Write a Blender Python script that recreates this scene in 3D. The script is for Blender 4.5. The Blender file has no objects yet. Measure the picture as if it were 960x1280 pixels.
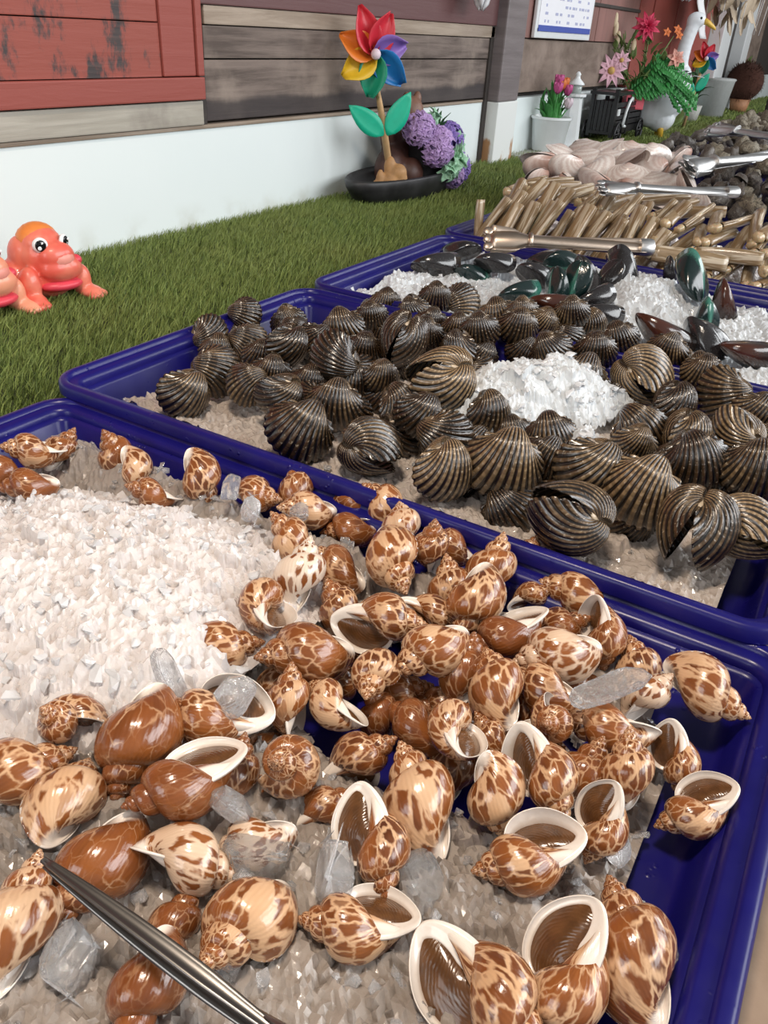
import bpy, bmesh, math, random
import numpy as np
from mathutils import Vector, Matrix, Quaternion, noise as mnoise
PI=math.pi
rnd=random.Random(11)
nr=np.random.default_rng(5)
SC=bpy.context.scene
COL=SC.collection
T=0.72            # counter top height
RIM=0.79          # tray rim height
SN=[(0.4415, 0.7155, 0.7593, 0.71, -0.007, -0.491, -0.506, 0.0676, 0.56, 'half out of frame where the ice mound meets the blue wall', 0),
(0.4746, 0.7062, 0.7767, 0.398, 0.251, -0.558, -0.683, 0.0719, 0.26, 'lying along the blue wall behind the ice mound, grass end', 0),
(0.5117, 0.7129, 0.7573, 0.736, -0.197, 0.325, -0.561, 0.061, 0.36, 'small, tucked behind the long one by the grass-end wall', 0),
(0.533, 0.6449, 0.766, 0.921, -0.105, -0.168, -0.335, 0.0654, 0.51, 'round brown back, against the blue wall behind the ice mound', 0),
(0.5164, 0.6017, 0.766, 0.016, 0.133, 0.915, -0.379, 0.061, -0.04, 'dark speckled, wedged below the round brown one behind the ice mound', 0),
(0.4397, 0.6777, 0.7593, 0.663, -0.365, -0.639, -0.142, 0.0654, 0.56, "brown back mostly sunk under the ice mound's far edge", 0),
(0.493, 0.5466, 0.7676, 0.439, 0.183, -0.503, -0.722, 0.0654, 0.46, 'ringed spire and white lip, on the far crest of the ice mound', 0),
(0.5336, 0.5252, 0.7724, 0.059, 0.241, 0.932, -0.264, 0.0719, 0.31, 'hunched upright next to a clear ice flake by the far wall', 0),
(0.5484, 0.4604, 0.768, 0.25, 0.089, 0.682, -0.682, 0.061, 0.16, 'spire turned out, beside a clear ice lump by the far wall', 0),
(0.5854, 0.4324, 0.768, 0.733, -0.496, 0.104, -0.454, 0.0654, 0.41, 'round plain back close under the far blue wall', 0),
(0.5518, 0.3965, 0.7752, 0.706, -0.238, -0.614, -0.261, 0.0654, -0.04, 'speckled, spire toward the ice mound, below the round plain back', 0),
(0.5976, 0.3766, 0.7628, 0.153, 0.491, -0.412, 0.752, 0.0676, 0.51, 'brown with white mouth turned down, by the far wall', 0),
(0.6064, 0.3364, 0.7735, 0.746, -0.486, -0.244, -0.384, 0.0698, 0.06, 'boldly blotched back behind the striped one near the far wall', 0),
(0.5717, 0.2974, 0.778, 0.703, -0.537, 0.178, -0.43, 0.0654, -0.14, 'fine striped body near the far wall', 0),
(0.5683, 0.3569, 0.7574, 0.58, -0.544, -0.581, -0.176, 0.0632, 0.51, 'brown back half buried in wet ice behind the big spotted one', 0),
(0.5008, 0.3758, 0.772, 0.739, -0.332, -0.261, -0.525, 0.0698, 0.16, "reddish stripes, partly coated with ice at the mound's edge", 0),
(0.498, 0.3242, 0.7645, 0.751, -0.529, -0.279, -0.28, 0.0676, 0.36, 'plain tan back beside the big spotted one', 0),
(0.5144, 0.2791, 0.7803, 0.016, -0.463, -0.643, 0.61, 0.0807, 0.06, 'big and spotted, coiled spire toward the viewer, high on the pile', 0),
(0.5467, 0.2532, 0.7834, 0.041, 0.031, 0.026, 0.998, 0.0654, 0.41, 'orange, spire up like a top, white lip below', 0),
(0.5823, 0.2439, 0.77, 0.039, 0.07, -0.578, -0.812, 0.0654, 0.36, 'dark mouth showing, behind the orange upright one', 0),
(0.4478, 0.3269, 0.7826, 0.653, -0.407, 0.178, -0.614, 0.0741, -0.54, "palest cream with faint blotches, at the mound's edge", 0),
(0.3919, 0.3245, 0.7891, 0.187, 0.437, 0.635, 0.609, 0.0741, 0.26, 'round end-on with a slit mouth, touching the ice mound', 0),
(0.3851, 0.3577, 0.7588, 0.187, 0.224, -0.808, -0.512, 0.0654, 0.56, 'only a dark hollow lip showing between ice mound and slit-mouthed one', 0),
(0.4333, 0.2427, 0.7851, 0.567, 0.688, -0.171, 0.42, 0.0807, 0.21, 'wide open oval mouth with thick white lip, on top of the pile', 0),
(0.4755, 0.2219, 0.7745, 0.496, 0.793, -0.129, 0.33, 0.0632, 0.21, 'brown mouth in white lip, behind the wide open oval one', 0),
(0.5277, 0.2218, 0.767, 0.777, -0.406, 0.094, -0.472, 0.0632, 0.16, 'small spotted patch deep behind the brown mouthed one', 0),
(0.3731, 0.2695, 0.7816, 0.724, -0.446, -0.526, -0.002, 0.0807, 0.41, 'dark chocolate spire and blotched last whorl, below the slit-mouthed one', 0),
(0.3423, 0.327, 0.776, 0.346, -0.251, 0.663, -0.615, 0.0676, 0.16, "orange and white, sprinkled with ice on the mound's lower edge", 0),
(0.3831, 0.216, 0.7801, 0.436, -0.359, -0.618, 0.547, 0.0567, 0.06, 'small, greenish coiled tip pointing down at the viewer', 0),
(0.3457, 0.2241, 0.7743, 0.117, -0.33, -0.642, -0.682, 0.061, -0.04, 'short round with a notch mouth, under the chocolate spired one', 0),
(0.4212, 0.189, 0.7895, 0.567, -0.518, -0.623, 0.148, 0.0698, 0.06, 'spotted with pale spire down toward the ice, above a dark gap', 0),
(0.3701, 0.1672, 0.7654, 0.319, -0.492, -0.566, -0.58, 0.0654, 0.71, 'round rust brown back beside the dark gap', 0),
(0.3585, 0.1369, 0.7907, 0.242, 0.477, 0.617, 0.576, 0.0632, -0.04, 'end-on with white slit, overlapping the rust brown one', 0),
(0.2769, 0.2114, 0.7879, 0.894, 0.161, -0.328, -0.258, 0.0698, 0.36, 'seen straight down its spiral, rings of orange and plum', 0),
(0.3151, 0.1881, 0.7651, 0.498, 0.511, -0.044, 0.699, 0.0676, 0.41, 'white inner lip showing, beside the spiral seen from above', 0),
(0.3277, 0.2504, 0.7734, 0.053, -0.334, -0.199, -0.92, 0.061, 0.26, 'thin white lip edge peeking out behind clear ice', 0),
(0.3088, 0.1316, 0.7726, 0.72, -0.575, 0.084, -0.378, 0.0828, -0.04, 'tall striped last whorl with stubby orange top', 0),
(0.2831, 0.2789, 0.7827, 0.033, -0.371, 0.519, 0.769, 0.0828, 0.21, 'largest open mouth by the ice mound, amber inside', 0),
(0.226, 0.3579, 0.778, 0.484, -0.231, -0.105, 0.837, 0.0676, 0.21, 'round with pink apex and white mouth, touching the ice mound', 0),
(0.2353, 0.307, 0.7882, 0.344, -0.348, -0.796, 0.356, 0.0828, 0.61, 'long chestnut, pointed end up toward the ice', 0),
(0.2264, 0.2498, 0.7966, 0.342, 0.325, -0.68, -0.561, 0.0818, 0.76, 'glossy plain orange brown with white upturned mouth', 0),
(0.1875, 0.3132, 0.7713, 0.65, -0.565, 0.466, -0.205, 0.0741, -0.04, 'net patterned back below the pink apexed one', 0),
(0.1795, 0.3504, 0.7768, 0.598, -0.201, 0.69, -0.356, 0.0763, 0.21, 'spotted back cut by the frame edge, upper of two', 0),
(0.1653, 0.2667, 0.7754, 0.497, -0.357, -0.708, 0.352, 0.0752, 0.61, 'red brown back just behind the dark tong blade', 0),
(0.1912, 0.2229, 0.7796, 0.139, 0.609, -0.581, 0.523, 0.0676, -0.24, 'pale pink with rolled open lip, in the middle of the ice', 0),
(0.2318, 0.2056, 0.768, 0.561, -0.464, -0.675, -0.122, 0.0545, -0.34, 'small pale with bold dark spots, sunk in ice', 0),
(0.1848, 0.1736, 0.778, 0.646, -0.326, -0.534, 0.437, 0.0741, 0.01, 'stout, pale coiled tip toward the tong blade', 0),
(0.1302, 0.1931, 0.7798, 0.429, -0.274, -0.747, 0.427, 0.061, 0.76, 'red brown two humps, just under the tong blade', 0),
(0.1641, 0.2065, 0.7638, 0.024, -0.587, -0.134, -0.798, 0.0523, 0.51, 'white lip like a fin sticking up behind the tong blade', 0),
(0.1178, 0.2696, 0.778, 0.771, -0.446, 0.364, -0.272, 0.0763, -0.09, 'large blotched back cut by the frame edge beside the tong tip', 0),
(0.2725, 0.1865, 0.76, 0.452, 0.617, 0.069, 0.641, 0.0567, 0.41, 'dark slit mouth, half in shade below the ring spiral one', 0),
(0.2636, 0.1392, 0.7817, 0.511, 0.714, -0.464, -0.12, 0.0719, 0.36, 'standing mouth up with small spire down on the ice spike', 0),
(0.2169, 0.1206, 0.776, 0.176, 0.139, -0.718, -0.659, 0.0698, 0.06, 'fat, freckled, mouth to the ice, alone in the ice patch', 0),
(0.3631, 0.0729, 0.7866, 0.506, 0.697, -0.508, -0.016, 0.0719, 0.16, 'white central pillar in a tall open mouth', 0),
(0.3346, 0.0964, 0.7757, 0.046, 0.432, 0.866, -0.248, 0.0632, 0.01, 'square brown checks, behind the tall open mouthed one', 0),
(0.3049, 0.0569, 0.778, 0.091, 0.365, -0.721, -0.582, 0.0741, 0.21, "freckled orange, oval dark mouth in bright white lip, at the pile's edge", 0),
(0.3551, 0.028, 0.774, 0.147, 0.616, -0.748, -0.196, 0.0589, 0.21, 'white cup mouth facing up, beside the freckled orange one', 0),
(0.4011, 0.0265, 0.7796, 0.744, -0.306, 0.096, -0.587, 0.0567, 0.06, 'upright stepped spire with dark stripes', 0),
(0.4477, 0.0018, 0.7634, 0.277, 0.735, -0.615, -0.067, 0.0567, 0.26, 'amber lid in its mouth, near the right blue wall', 0),
(0.4092, -0.0205, 0.764, 0.072, 0.354, -0.814, -0.455, 0.0632, 0.16, 'wide mouth, lowest on the bare blue tray floor', 0),
(0.5164, 0.0014, 0.7702, 0.268, 0.336, 0.689, -0.584, 0.0741, -0.04, 'netted back, purple spire tip toward the blue wall', 0),
(0.5295, 0.0494, 0.756, 0.647, -0.543, 0.101, -0.526, 0.0654, 0.16, 'freckled back beside clear ice near the blue wall corner', 0),
(0.53, 0.0862, 0.7773, 0.222, 0.564, -0.795, 0.026, 0.0676, 0.36, 'rim of dark mouth on top, near the far blue wall', 0),
(0.4795, 0.1081, 0.7846, 0.619, -0.58, -0.53, -0.01, 0.0741, -0.24, 'pale marbled with dark spire, under the rim-mouthed one', 0),
(0.5938, 0.1267, 0.7622, 0.702, -0.54, -0.4, -0.237, 0.0763, 0.06, 'alone on the ice right under the cockle tray rim', 0),
(0.5596, 0.1963, 0.778, 0.697, -0.304, 0.234, -0.606, 0.0719, 0.01, 'white tipped and reticulated, at the far edge of the pile', 0),
(0.5691, 0.1629, 0.7558, 0.404, 0.563, -0.164, 0.703, 0.048, 0.26, 'small hollow mouth beside the white tipped one', 0),
(0.4987, 0.1914, 0.7838, 0.272, -0.528, -0.746, 0.3, 0.0763, 0.26, 'rich spotted back with blunt knob at top', 0),
(0.4877, 0.1503, 0.7783, 0.283, 0.21, -0.811, -0.467, 0.0785, 0.66, 'deep red brown, black mouth and white throat', 0),
(0.533, 0.1204, 0.7647, 0.372, -0.084, 0.522, -0.763, 0.0545, 0.41, 'orange scrap between the red brown one and the far wall', 0),
(0.419, 0.1286, 0.7837, 0.667, -0.596, 0.102, -0.436, 0.0698, 0.11, 'fan of thin stripes, in the middle of the pile', 0),
(0.4131, 0.0833, 0.7817, 0.308, 0.432, -0.216, -0.82, 0.0545, 0.36, 'orange bullseye spire facing out', 0),
(0.4378, 0.0495, 0.7746, 0.381, -0.335, -0.713, -0.484, 0.0719, 0.26, 'dark flecked, small white notch, below the long flat ice flake', 0),
(0.4878, 0.037, 0.7676, 0.188, 0.46, -0.149, 0.855, 0.0567, -0.34, 'pale flank under the end of the long flat ice flake', 0),
(0.4489, 0.1045, 0.7739, 0.637, -0.657, -0.304, -0.266, 0.0632, 0.21, 'brown spotted patch beside the long flat ice flake', 0),
(0.2897, -0.0122, 0.7685, 0.602, -0.618, 0.08, -0.499, 0.0828, 0.31, 'standing on end by the bare tray floor, white notched foot', 0),
(0.2501, 0.0142, 0.7821, 0.283, 0.541, -0.721, -0.328, 0.0807, 0.11, 'mouth up with ribbed white throat, second from the tray floor corner', 0),
(0.2218, 0.0503, 0.781, 0.64, 0.726, -0.251, 0.007, 0.0872, 0.16, 'huge brown oval mouth, white lip, at the bottom edge', 0),
(0.3841, 0.115, 0.7644, 0.266, -0.316, -0.384, -0.826, 0.0523, 0.31, 'amber sliver behind the tall open mouthed one', 0),
(0.3936, 0.0523, 0.7646, 0.606, -0.271, 0.3, -0.685, 0.0589, 0.31, 'grey brown flank squeezed behind the cup mouthed one', 0),
(0.4332, 0.1602, 0.773, 0.688, -0.383, 0.224, -0.574, 0.061, 0.56, 'dark brown flank in the gap by the pale spired one', 0),
(0.259, 0.2436, 0.7689, 0.66, -0.397, 0.197, -0.607, 0.0589, 0.46, 'shaded, beneath the glossy orange brown one', 0),
(0.4557, 0.292, 0.7588, 0.806, -0.394, -0.106, -0.429, 0.061, 0.31, 'tan back in the gap under the palest one', 0),
(0.6239, 0.1906, 0.754, 0.613, -0.184, 0.273, -0.718, 0.0567, 0.26, 'small spotted back by clear ice crumbs under the rim', 0),
(0.3584, 0.2855, 0.7473, 0.462, -0.606, -0.518, 0.388, 0.057, 0.37, 'low in the pile, mostly hidden under other spotted snails', 1),
(0.3744, 0.2008, 0.7497, 0.549, -0.268, -0.161, -0.775, 0.057, 0.55, 'low in the pile, mostly hidden under other spotted snails', 1),
(0.5005, 0.1786, 0.7438, 0.088, -0.29, -0.875, 0.377, 0.057, 0.38, 'low in the pile, mostly hidden under other spotted snails', 1),
(0.4458, 0.113, 0.7475, 0.751, -0.386, 0.139, -0.517, 0.057, 0.47, 'low in the pile, mostly hidden under other spotted snails', 1),
(0.4915, 0.0895, 0.746, 0.498, 0.261, 0.521, -0.642, 0.057, 0.6, 'low in the pile, mostly hidden under other spotted snails', 1),
(0.3655, 0.1338, 0.7457, 0.751, -0.374, 0.358, -0.409, 0.057, 0.31, 'low in the pile, mostly hidden under other spotted snails', 1),
(0.4063, 0.2047, 0.746, 0.5, 0.005, 0.62, -0.604, 0.057, 0.58, 'low in the pile, mostly hidden under other spotted snails', 1),
(0.4075, 0.1092, 0.7466, 0.422, -0.617, -0.645, 0.161, 0.057, 0.37, 'low in the pile, mostly hidden under other spotted snails', 1),
(0.3912, 0.2521, 0.7438, 0.57, 0.153, 0.72, -0.365, 0.057, 0.36, 'low in the pile, mostly hidden under other spotted snails', 1),
(0.2715, 0.2872, 0.7459, 0.795, -0.587, 0.147, 0.044, 0.057, 0.35, 'low in the pile, mostly hidden under other spotted snails', 1),
(0.2086, 0.2983, 0.7497, 0.893, -0.264, 0.168, -0.324, 0.057, 0.55, 'low in the pile, mostly hidden under other spotted snails', 1),
(0.307, 0.2617, 0.7404, 0.57, -0.129, -0.811, 0.019, 0.057, 0.46, 'low in the pile, mostly hidden under other spotted snails', 1),
(0.419, 0.1704, 0.7422, 0.71, -0.439, -0.535, -0.129, 0.057, 0.48, 'low in the pile, mostly hidden under other spotted snails', 1),
(0.4148, 0.1366, 0.7435, 0.427, -0.143, 0.565, -0.691, 0.057, 0.35, 'low in the pile, mostly hidden under other spotted snails', 1),
(0.4078, 0.0705, 0.7436, 0.248, 0.756, 0.461, -0.393, 0.057, 0.48, 'low in the pile, mostly hidden under other spotted snails', 1),
(0.4527, 0.0377, 0.7414, 0.429, -0.752, -0.454, 0.21, 0.057, 0.35, 'low in the pile, mostly hidden under other spotted snails', 1),
(0.4881, 0.1435, 0.7426, 0.621, -0.605, -0.365, -0.339, 0.057, 0.33, 'low in the pile, mostly hidden under other spotted snails', 1),
(0.5031, 0.2298, 0.7412, 0.499, 0.281, 0.718, -0.395, 0.057, 0.39, 'low in the pile, mostly hidden under other spotted snails', 1),
(0.4315, 0.2568, 0.7453, 0.055, 0.009, -0.846, 0.53, 0.057, 0.55, 'low in the pile, mostly hidden under other spotted snails', 1),
(0.2682, 0.2224, 0.7419, 0.31, 0.195, 0.692, -0.622, 0.057, 0.34, 'low in the pile, mostly hidden under other spotted snails', 1)]
CO=[(0.6761, 0.6776, 0.778, 0.219, 0.337, 0.0, 0.916, 0.0601, 0.35, 0, 'grey ribbed blood cockle sitting alone on ice by the tray corner'),
(0.8634, 0.8015, 0.782, 0.149, -0.755, 0.23, 0.595, 0.0524, 0.3, 0, 'brown blood cockle, second from the grass-end front corner of its tray'),
(0.9465, 0.8017, 0.7911, 0.208, -0.463, 0.482, 0.714, 0.0485, 0.3, 0, 'brown blood cockle, fifth from the grass-end back corner of its tray'),
(0.8639, 0.7268, 0.784, 0.114, -0.381, 0.439, 0.806, 0.0543, 0.3, 0, 'brown blood cockle, sixth from the grass-end front corner of its tray'),
(0.7544, 0.6902, 0.786, 0.067, -0.451, 0.368, 0.81, 0.0601, 0.35, 0, 'brown blood cockle, third from the grass-end front corner of its tray'),
(0.7388, 0.6295, 0.784, 0.564, 0.523, 0.038, 0.638, 0.0504, 0.35, 0, 'brown blood cockle, fifth from the grass-end front corner of its tray'),
(0.8446, 0.6902, 0.7781, 0.357, 0.165, 0.111, 0.913, 0.0446, 0.3, 0, 'brown blood cockle, eighth from the grass-end front corner of its tray'),
(0.7313, 0.5694, 0.786, 0.327, 0.314, -0.236, 0.859, 0.0563, 0.2, 0, 'brown blood cockle, tenth from the grass-end front corner of its tray'),
(0.9911, 0.7499, 0.778, 0.511, -0.144, 0.125, 0.838, 0.0504, 0.25, 0, 'brown blood cockle, first from the grass-end back corner of its tray'),
(0.86, 0.6562, 0.7942, 0.148, 0.296, -0.062, 0.942, 0.0601, 0.02, 0, 'dark blood cockle, sixth from the grass-end back corner of its tray'),
(0.6681, 0.4909, 0.786, 0.447, 0.36, 0.152, 0.805, 0.0679, 0.35, 0, 'brown blood cockle, seventh from the front rim below the white-hinged one'),
(0.7485, 0.4965, 0.788, 0.547, 0.147, 0.164, 0.808, 0.0601, 0.3, 0, 'brown blood cockle, sixth from the front rim below the white-hinged one'),
(0.8383, 0.5632, 0.8077, 0.389, 0.651, -0.433, 0.487, 0.0621, 0.05, 0, 'dark blood cockle, eleventh from the grass-end back corner of its tray'),
(0.9985, 0.6508, 0.786, 0.559, -0.011, 0.268, 0.784, 0.0601, 0.3, 0, 'brown blood cockle, fourth from the grass-end back corner of its tray'),
(0.98, 0.5356, 0.7979, 0.07, -0.046, 0.125, -0.989, 0.0737, 0.03, 10, "almost black round blood cockle, tallest at the pile's peak"),
(0.6873, 0.4083, 0.786, 0.387, 0.364, -0.458, -0.713, 0.064, 0.3, 25, 'brown blood cockle, first from the front rim below the white-hinged one'),
(0.8556, 0.407, 0.806, 0.3, 0.155, -0.351, 0.873, 0.0795, 0.75, 30, "open blood cockle with white hinge, largest at the pile's middle"),
(0.8112, 0.4379, 0.7819, 0.197, -0.057, 0.342, 0.917, 0.0543, 0.25, 0, 'brown blood cockle, fourth from the front rim below the white-hinged one'),
(0.7559, 0.3482, 0.786, 0.435, -0.398, 0.395, 0.705, 0.0601, 0.3, 0, 'brown blood cockle, fifth from the front rim below the white-hinged one'),
(0.677, 0.3069, 0.79, 0.299, 0.113, 0.112, 0.941, 0.0621, 0.6, 0, 'pale ribbed blood cockle, third from the front rim below the white-hinged one'),
(0.7115, 0.2555, 0.7991, 0.499, 0.199, 0.145, 0.831, 0.0718, 0.65, 0, 'brightest tan blood cockle, facing out below the ice heap'),
(0.8448, 0.3316, 0.7889, 0.292, 0.064, 0.244, 0.923, 0.0524, 0.3, 0, "brown blood cockle, twelfth from the pile's lowest point over the front rim"),
(1.0285, 0.4683, 0.7855, 0.724, 0.01, 0.177, 0.667, 0.0543, 0.1, 0, "dark blood cockle, third from the ice heap's grass end"),
(1.1726, 0.6784, 0.78, 0.373, 0.093, 0.167, 0.908, 0.0485, 0.2, 0, "brown blood cockle, first from the pile's peak by the grass end"),
(1.156, 0.6137, 0.782, 0.604, -0.165, 0.13, 0.769, 0.0524, 0.25, 0, "brown blood cockle, third from the pile's peak by the grass end"),
(1.2604, 0.5759, 0.786, 0.036, -0.626, 0.565, 0.537, 0.0582, 0.45, 0, "brown blood cockle, ninth from the ice heap's grass end"),
(1.2112, 0.4849, 0.786, 0.532, -0.029, 0.198, 0.823, 0.0621, 0.4, 0, "brown blood cockle, fifth from the ice heap's grass end"),
(1.1358, 0.5208, 0.78, 0.452, 0.063, 0.151, 0.877, 0.0466, 0.2, 0, "brown blood cockle, fourth from the ice heap's grass end"),
(0.9409, 0.7015, 0.7828, 0.183, -0.227, 0.263, 0.92, 0.0504, 0.1, 0, 'dark blood cockle, second from the grass-end back corner of its tray'),
(0.9269, 0.6529, 0.7837, 0.407, 0.361, -0.037, 0.838, 0.0524, 0.1, 0, 'dark blood cockle, third from the grass-end back corner of its tray'),
(1.2154, 0.3644, 0.7754, 0.322, -0.365, 0.4, 0.776, 0.0543, 0.15, 0, 'dark blood cockle, fifth from the tong handle'),
(1.3039, 0.3498, 0.782, 0.236, -0.055, 0.344, 0.907, 0.0466, 0.4, 0, 'brown blood cockle, fourth from the tong handle'),
(1.0328, 0.2797, 0.788, 0.557, 0.244, 0.138, 0.782, 0.064, 0.3, 0, "brown blood cockle, tenth from the ice heap's lower tip"),
(1.0925, 0.2093, 0.7946, 0.161, 0.261, -0.451, -0.838, 0.0757, 0.75, 25, 'white ribbed blood cockle gaping open beside the ice heap'),
(1.208, 0.1763, 0.78, 0.631, 0.036, 0.182, 0.753, 0.0446, 0.2, 0, 'brown blood cockle, seventh from the back rim at the frame edge'),
(1.0943, 0.1047, 0.79, 0.595, 0.448, -0.325, 0.583, 0.064, 0.45, 0, 'brown blood cockle, second from the back rim at the frame edge'),
(1.171, 0.1485, 0.7921, 0.617, -0.029, 0.243, 0.748, 0.0466, 0.45, 0, 'brown blood cockle, sixth from the back rim at the frame edge'),
(1.0239, 0.1493, 0.784, 0.266, 0.164, 0.089, 0.946, 0.0601, 0.0, 0, "dark blood cockle, sixth from the ice heap's lower tip"),
(0.9609, 0.0662, 0.7974, 0.563, 0.263, -0.614, 0.487, 0.0582, 0.65, 0, 'pale ribbed blood cockle, third from the back rim at the frame edge'),
(1.0607, 0.0542, 0.786, 0.559, 0.226, -0.005, 0.798, 0.0563, 0.25, 0, 'brown blood cockle, first from the back rim at the frame edge'),
(0.9141, 0.1624, 0.7877, 0.341, -0.086, 0.475, 0.806, 0.064, 0.3, 0, "brown blood cockle, second from the ice heap's lower tip"),
(0.85, 0.1552, 0.7976, 0.542, 0.127, -0.083, 0.826, 0.0446, 0.5, 0, "brown blood cockle, first from the ice heap's lower tip"),
(0.9197, 0.112, 0.7914, 0.191, 0.102, 0.061, 0.974, 0.0601, 0.35, 0, "brown blood cockle, eighth from the ice heap's lower tip"),
(0.8245, 0.0835, 0.8057, 0.461, -0.019, 0.242, 0.854, 0.0679, 0.15, 0, 'jet black blood cockle between the ice heap and back rim'),
(0.7402, 0.1173, 0.801, 0.68, 0.256, 0.101, 0.68, 0.0698, 0.7, 0, "pale ribbed blood cockle, sixth from the pile's lowest point over the front rim"),
(0.7488, 0.176, 0.8017, 0.465, 0.33, -0.043, 0.821, 0.066, 0.5, 0, "brown blood cockle, third from the pile's lowest point over the front rim"),
(0.6588, 0.1663, 0.794, 0.39, 0.238, -0.572, 0.681, 0.0737, 0.3, 15, "brown blood cockle, first from the pile's lowest point over the front rim"),
(0.7072, 0.0551, 0.796, 0.043, 0.077, 0.022, 0.996, 0.0698, 0.35, 30, 'blood cockle standing edge-on and split open near the front rim'),
(0.7428, 0.013, 0.796, 0.247, 0.097, -0.6, -0.755, 0.064, 0.8, 15, 'white ribbed blood cockle with open mouth, at the frame edge'),
(0.8326, 0.0258, 0.8143, 0.603, 0.131, 0.186, 0.765, 0.0601, 0.3, 0, 'brown blood cockle, fourth from the front rim at the frame edge'),
(0.9015, 0.0331, 0.786, 0.552, 0.19, 0.094, 0.806, 0.0563, 0.2, 0, 'brown blood cockle, fifth from the front rim at the frame edge'),
(0.9909, 0.0314, 0.784, 0.633, 0.228, 0.029, 0.739, 0.0427, 0.4, 0, 'brown blood cockle, fifth from the back rim at the frame edge'),
(0.8191, 0.2432, 0.7944, 0.544, 0.048, 0.34, 0.766, 0.0524, 0.3, 0, "brown blood cockle half covered by the ice heap's underside"),
(0.8626, 0.4988, 0.7889, 0.33, 0.103, 0.166, 0.924, 0.0427, 0.35, 0, 'brown blood cockle, eighth from the front rim below the white-hinged one'),
(0.8336, 0.7576, 0.772, 0.4, 0.08, 0.158, 0.899, 0.0485, 0.25, 0, 'brown blood cockle, fourth from the grass-end front corner of its tray'),
(0.8491, 0.5374, 0.7709, 0.313, 0.107, 0.164, 0.929, 0.0543, 0.1, 0, 'dark blood cockle, ninth from the front rim below the white-hinged one'),
(0.7759, 0.3948, 0.793, 0.393, 0.305, 0.02, 0.867, 0.0543, 0.15, 0, 'dark blood cockle, second from the front rim below the white-hinged one'),
(1.0653, 0.4477, 0.7674, 0.419, 0.266, -0.021, 0.868, 0.0524, 0.1, 0, "dark blood cockle, first from the ice heap's grass end"),
(1.2123, 0.2954, 0.772, 0.555, 0.241, -0.01, 0.796, 0.0524, 0.1, 0, "dark blood cockle, twelfth from the ice heap's lower tip"),
(0.761, 0.2303, 0.7911, 0.604, 0.28, 0.088, 0.741, 0.0524, 0.2, 0, "brown blood cockle, second from the pile's lowest point over the front rim"),
(0.8286, 0.1632, 0.7674, 0.638, 0.261, 0.078, 0.72, 0.0524, 0.2, 0, "brown blood cockle, third from the ice heap's lower tip"),
(0.8611, 0.1143, 0.772, 0.429, 0.097, 0.101, 0.892, 0.0543, 0.1, 0, "dark blood cockle, fifth from the ice heap's lower tip"),
(0.843, 0.0476, 0.78, 0.455, 0.095, 0.117, 0.878, 0.0543, 0.1, 0, 'dark blood cockle, third from the front rim at the frame edge'),
(1.1346, 0.5683, 0.778, 0.534, 0.078, 0.034, 0.841, 0.0485, 0.15, 0, "dark blood cockle, ninth from the pile's peak by the grass end"),
(0.9538, 0.5855, 0.778, 0.5, 0.097, 0.048, 0.859, 0.0543, 0.15, 0, "dark blood cockle, sixth from the pile's peak by the grass end"),
(0.8043, 0.6393, 0.774, 0.452, 0.12, 0.058, 0.882, 0.0524, 0.2, 0, 'brown blood cockle, ninth from the grass-end front corner of its tray'),
(0.8171, 0.5838, 0.7704, 0.473, 0.116, 0.063, 0.871, 0.0524, 0.1, 0, 'dark blood cockle, eleventh from the front rim below the white-hinged one'),
(1.1199, 0.3991, 0.7709, 0.584, 0.257, 0.02, 0.77, 0.0485, 0.15, 0, "dark blood cockle, sixth from the ice heap's grass end"),
(1.0749, 0.6482, 0.7864, 0.386, -0.05, 0.12, 0.913, 0.0504, 0.2, 0, "brown blood cockle, second from the pile's peak by the grass end"),
(1.127, 0.4166, 0.8071, 0.5, 0.096, 0.065, 0.858, 0.0543, 0.35, 0, 'brown blood cockle, sixth from the tong handle'),
(1.0777, 0.3426, 0.802, 0.569, -0.209, 0.261, 0.751, 0.0524, 0.25, 0, 'brown blood cockle, eighth from the tong handle'),
(1.1921, 0.4023, 0.7976, 0.465, 0.181, -0.098, 0.861, 0.0504, 0.5, 0, 'brown blood cockle, second from the tong handle'),
(1.2152, 0.6054, 0.796, 0.441, 0.055, 0.134, 0.886, 0.0485, 0.25, 0, "brown blood cockle, seventh from the pile's peak by the grass end"),
(1.078, 0.4576, 0.8054, 0.518, -0.068, 0.133, 0.842, 0.0524, 0.2, 0, "brown blood cockle, second from the ice heap's grass end"),
(1.1902, 0.2759, 0.802, 0.491, -0.103, 0.244, 0.83, 0.0524, 0.2, 0, 'brown blood cockle, eleventh from the tong handle'),
(1.1846, 0.2019, 0.802, 0.714, 0.135, 0.042, 0.686, 0.0524, 0.3, 0, 'brown blood cockle, eleventh from the back rim at the frame edge'),
(1.1194, 0.29, 0.8, 0.523, -0.001, 0.103, 0.846, 0.0543, 0.15, 0, 'dark blood cockle, tenth from the tong handle'),
(1.1304, 0.1381, 0.8, 0.589, 0.08, 0.092, 0.799, 0.0504, 0.3, 0, 'brown blood cockle, fourth from the back rim at the frame edge'),
(1.0376, 0.5315, 0.792, 0.53, 0.082, 0.04, 0.843, 0.0543, 0.1, 0, "dark blood cockle, eighth from the pile's peak by the grass end"),
(1.1979, 0.4391, 0.8084, 0.552, -0.034, 0.118, 0.825, 0.0466, 0.4, 0, 'brown blood cockle, third from the tong handle'),
(1.2315, 0.3682, 0.8146, 0.574, -0.039, 0.122, 0.809, 0.0485, 0.3, 0, 'brown blood cockle, first from the tong handle'),
(0.8438, 0.2982, 0.7671, 0.457, 0.023, 0.26, 0.851, 0.0504, 0.2, 0, "brown blood cockle, eighth from the pile's lowest point over the front rim"),
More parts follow.
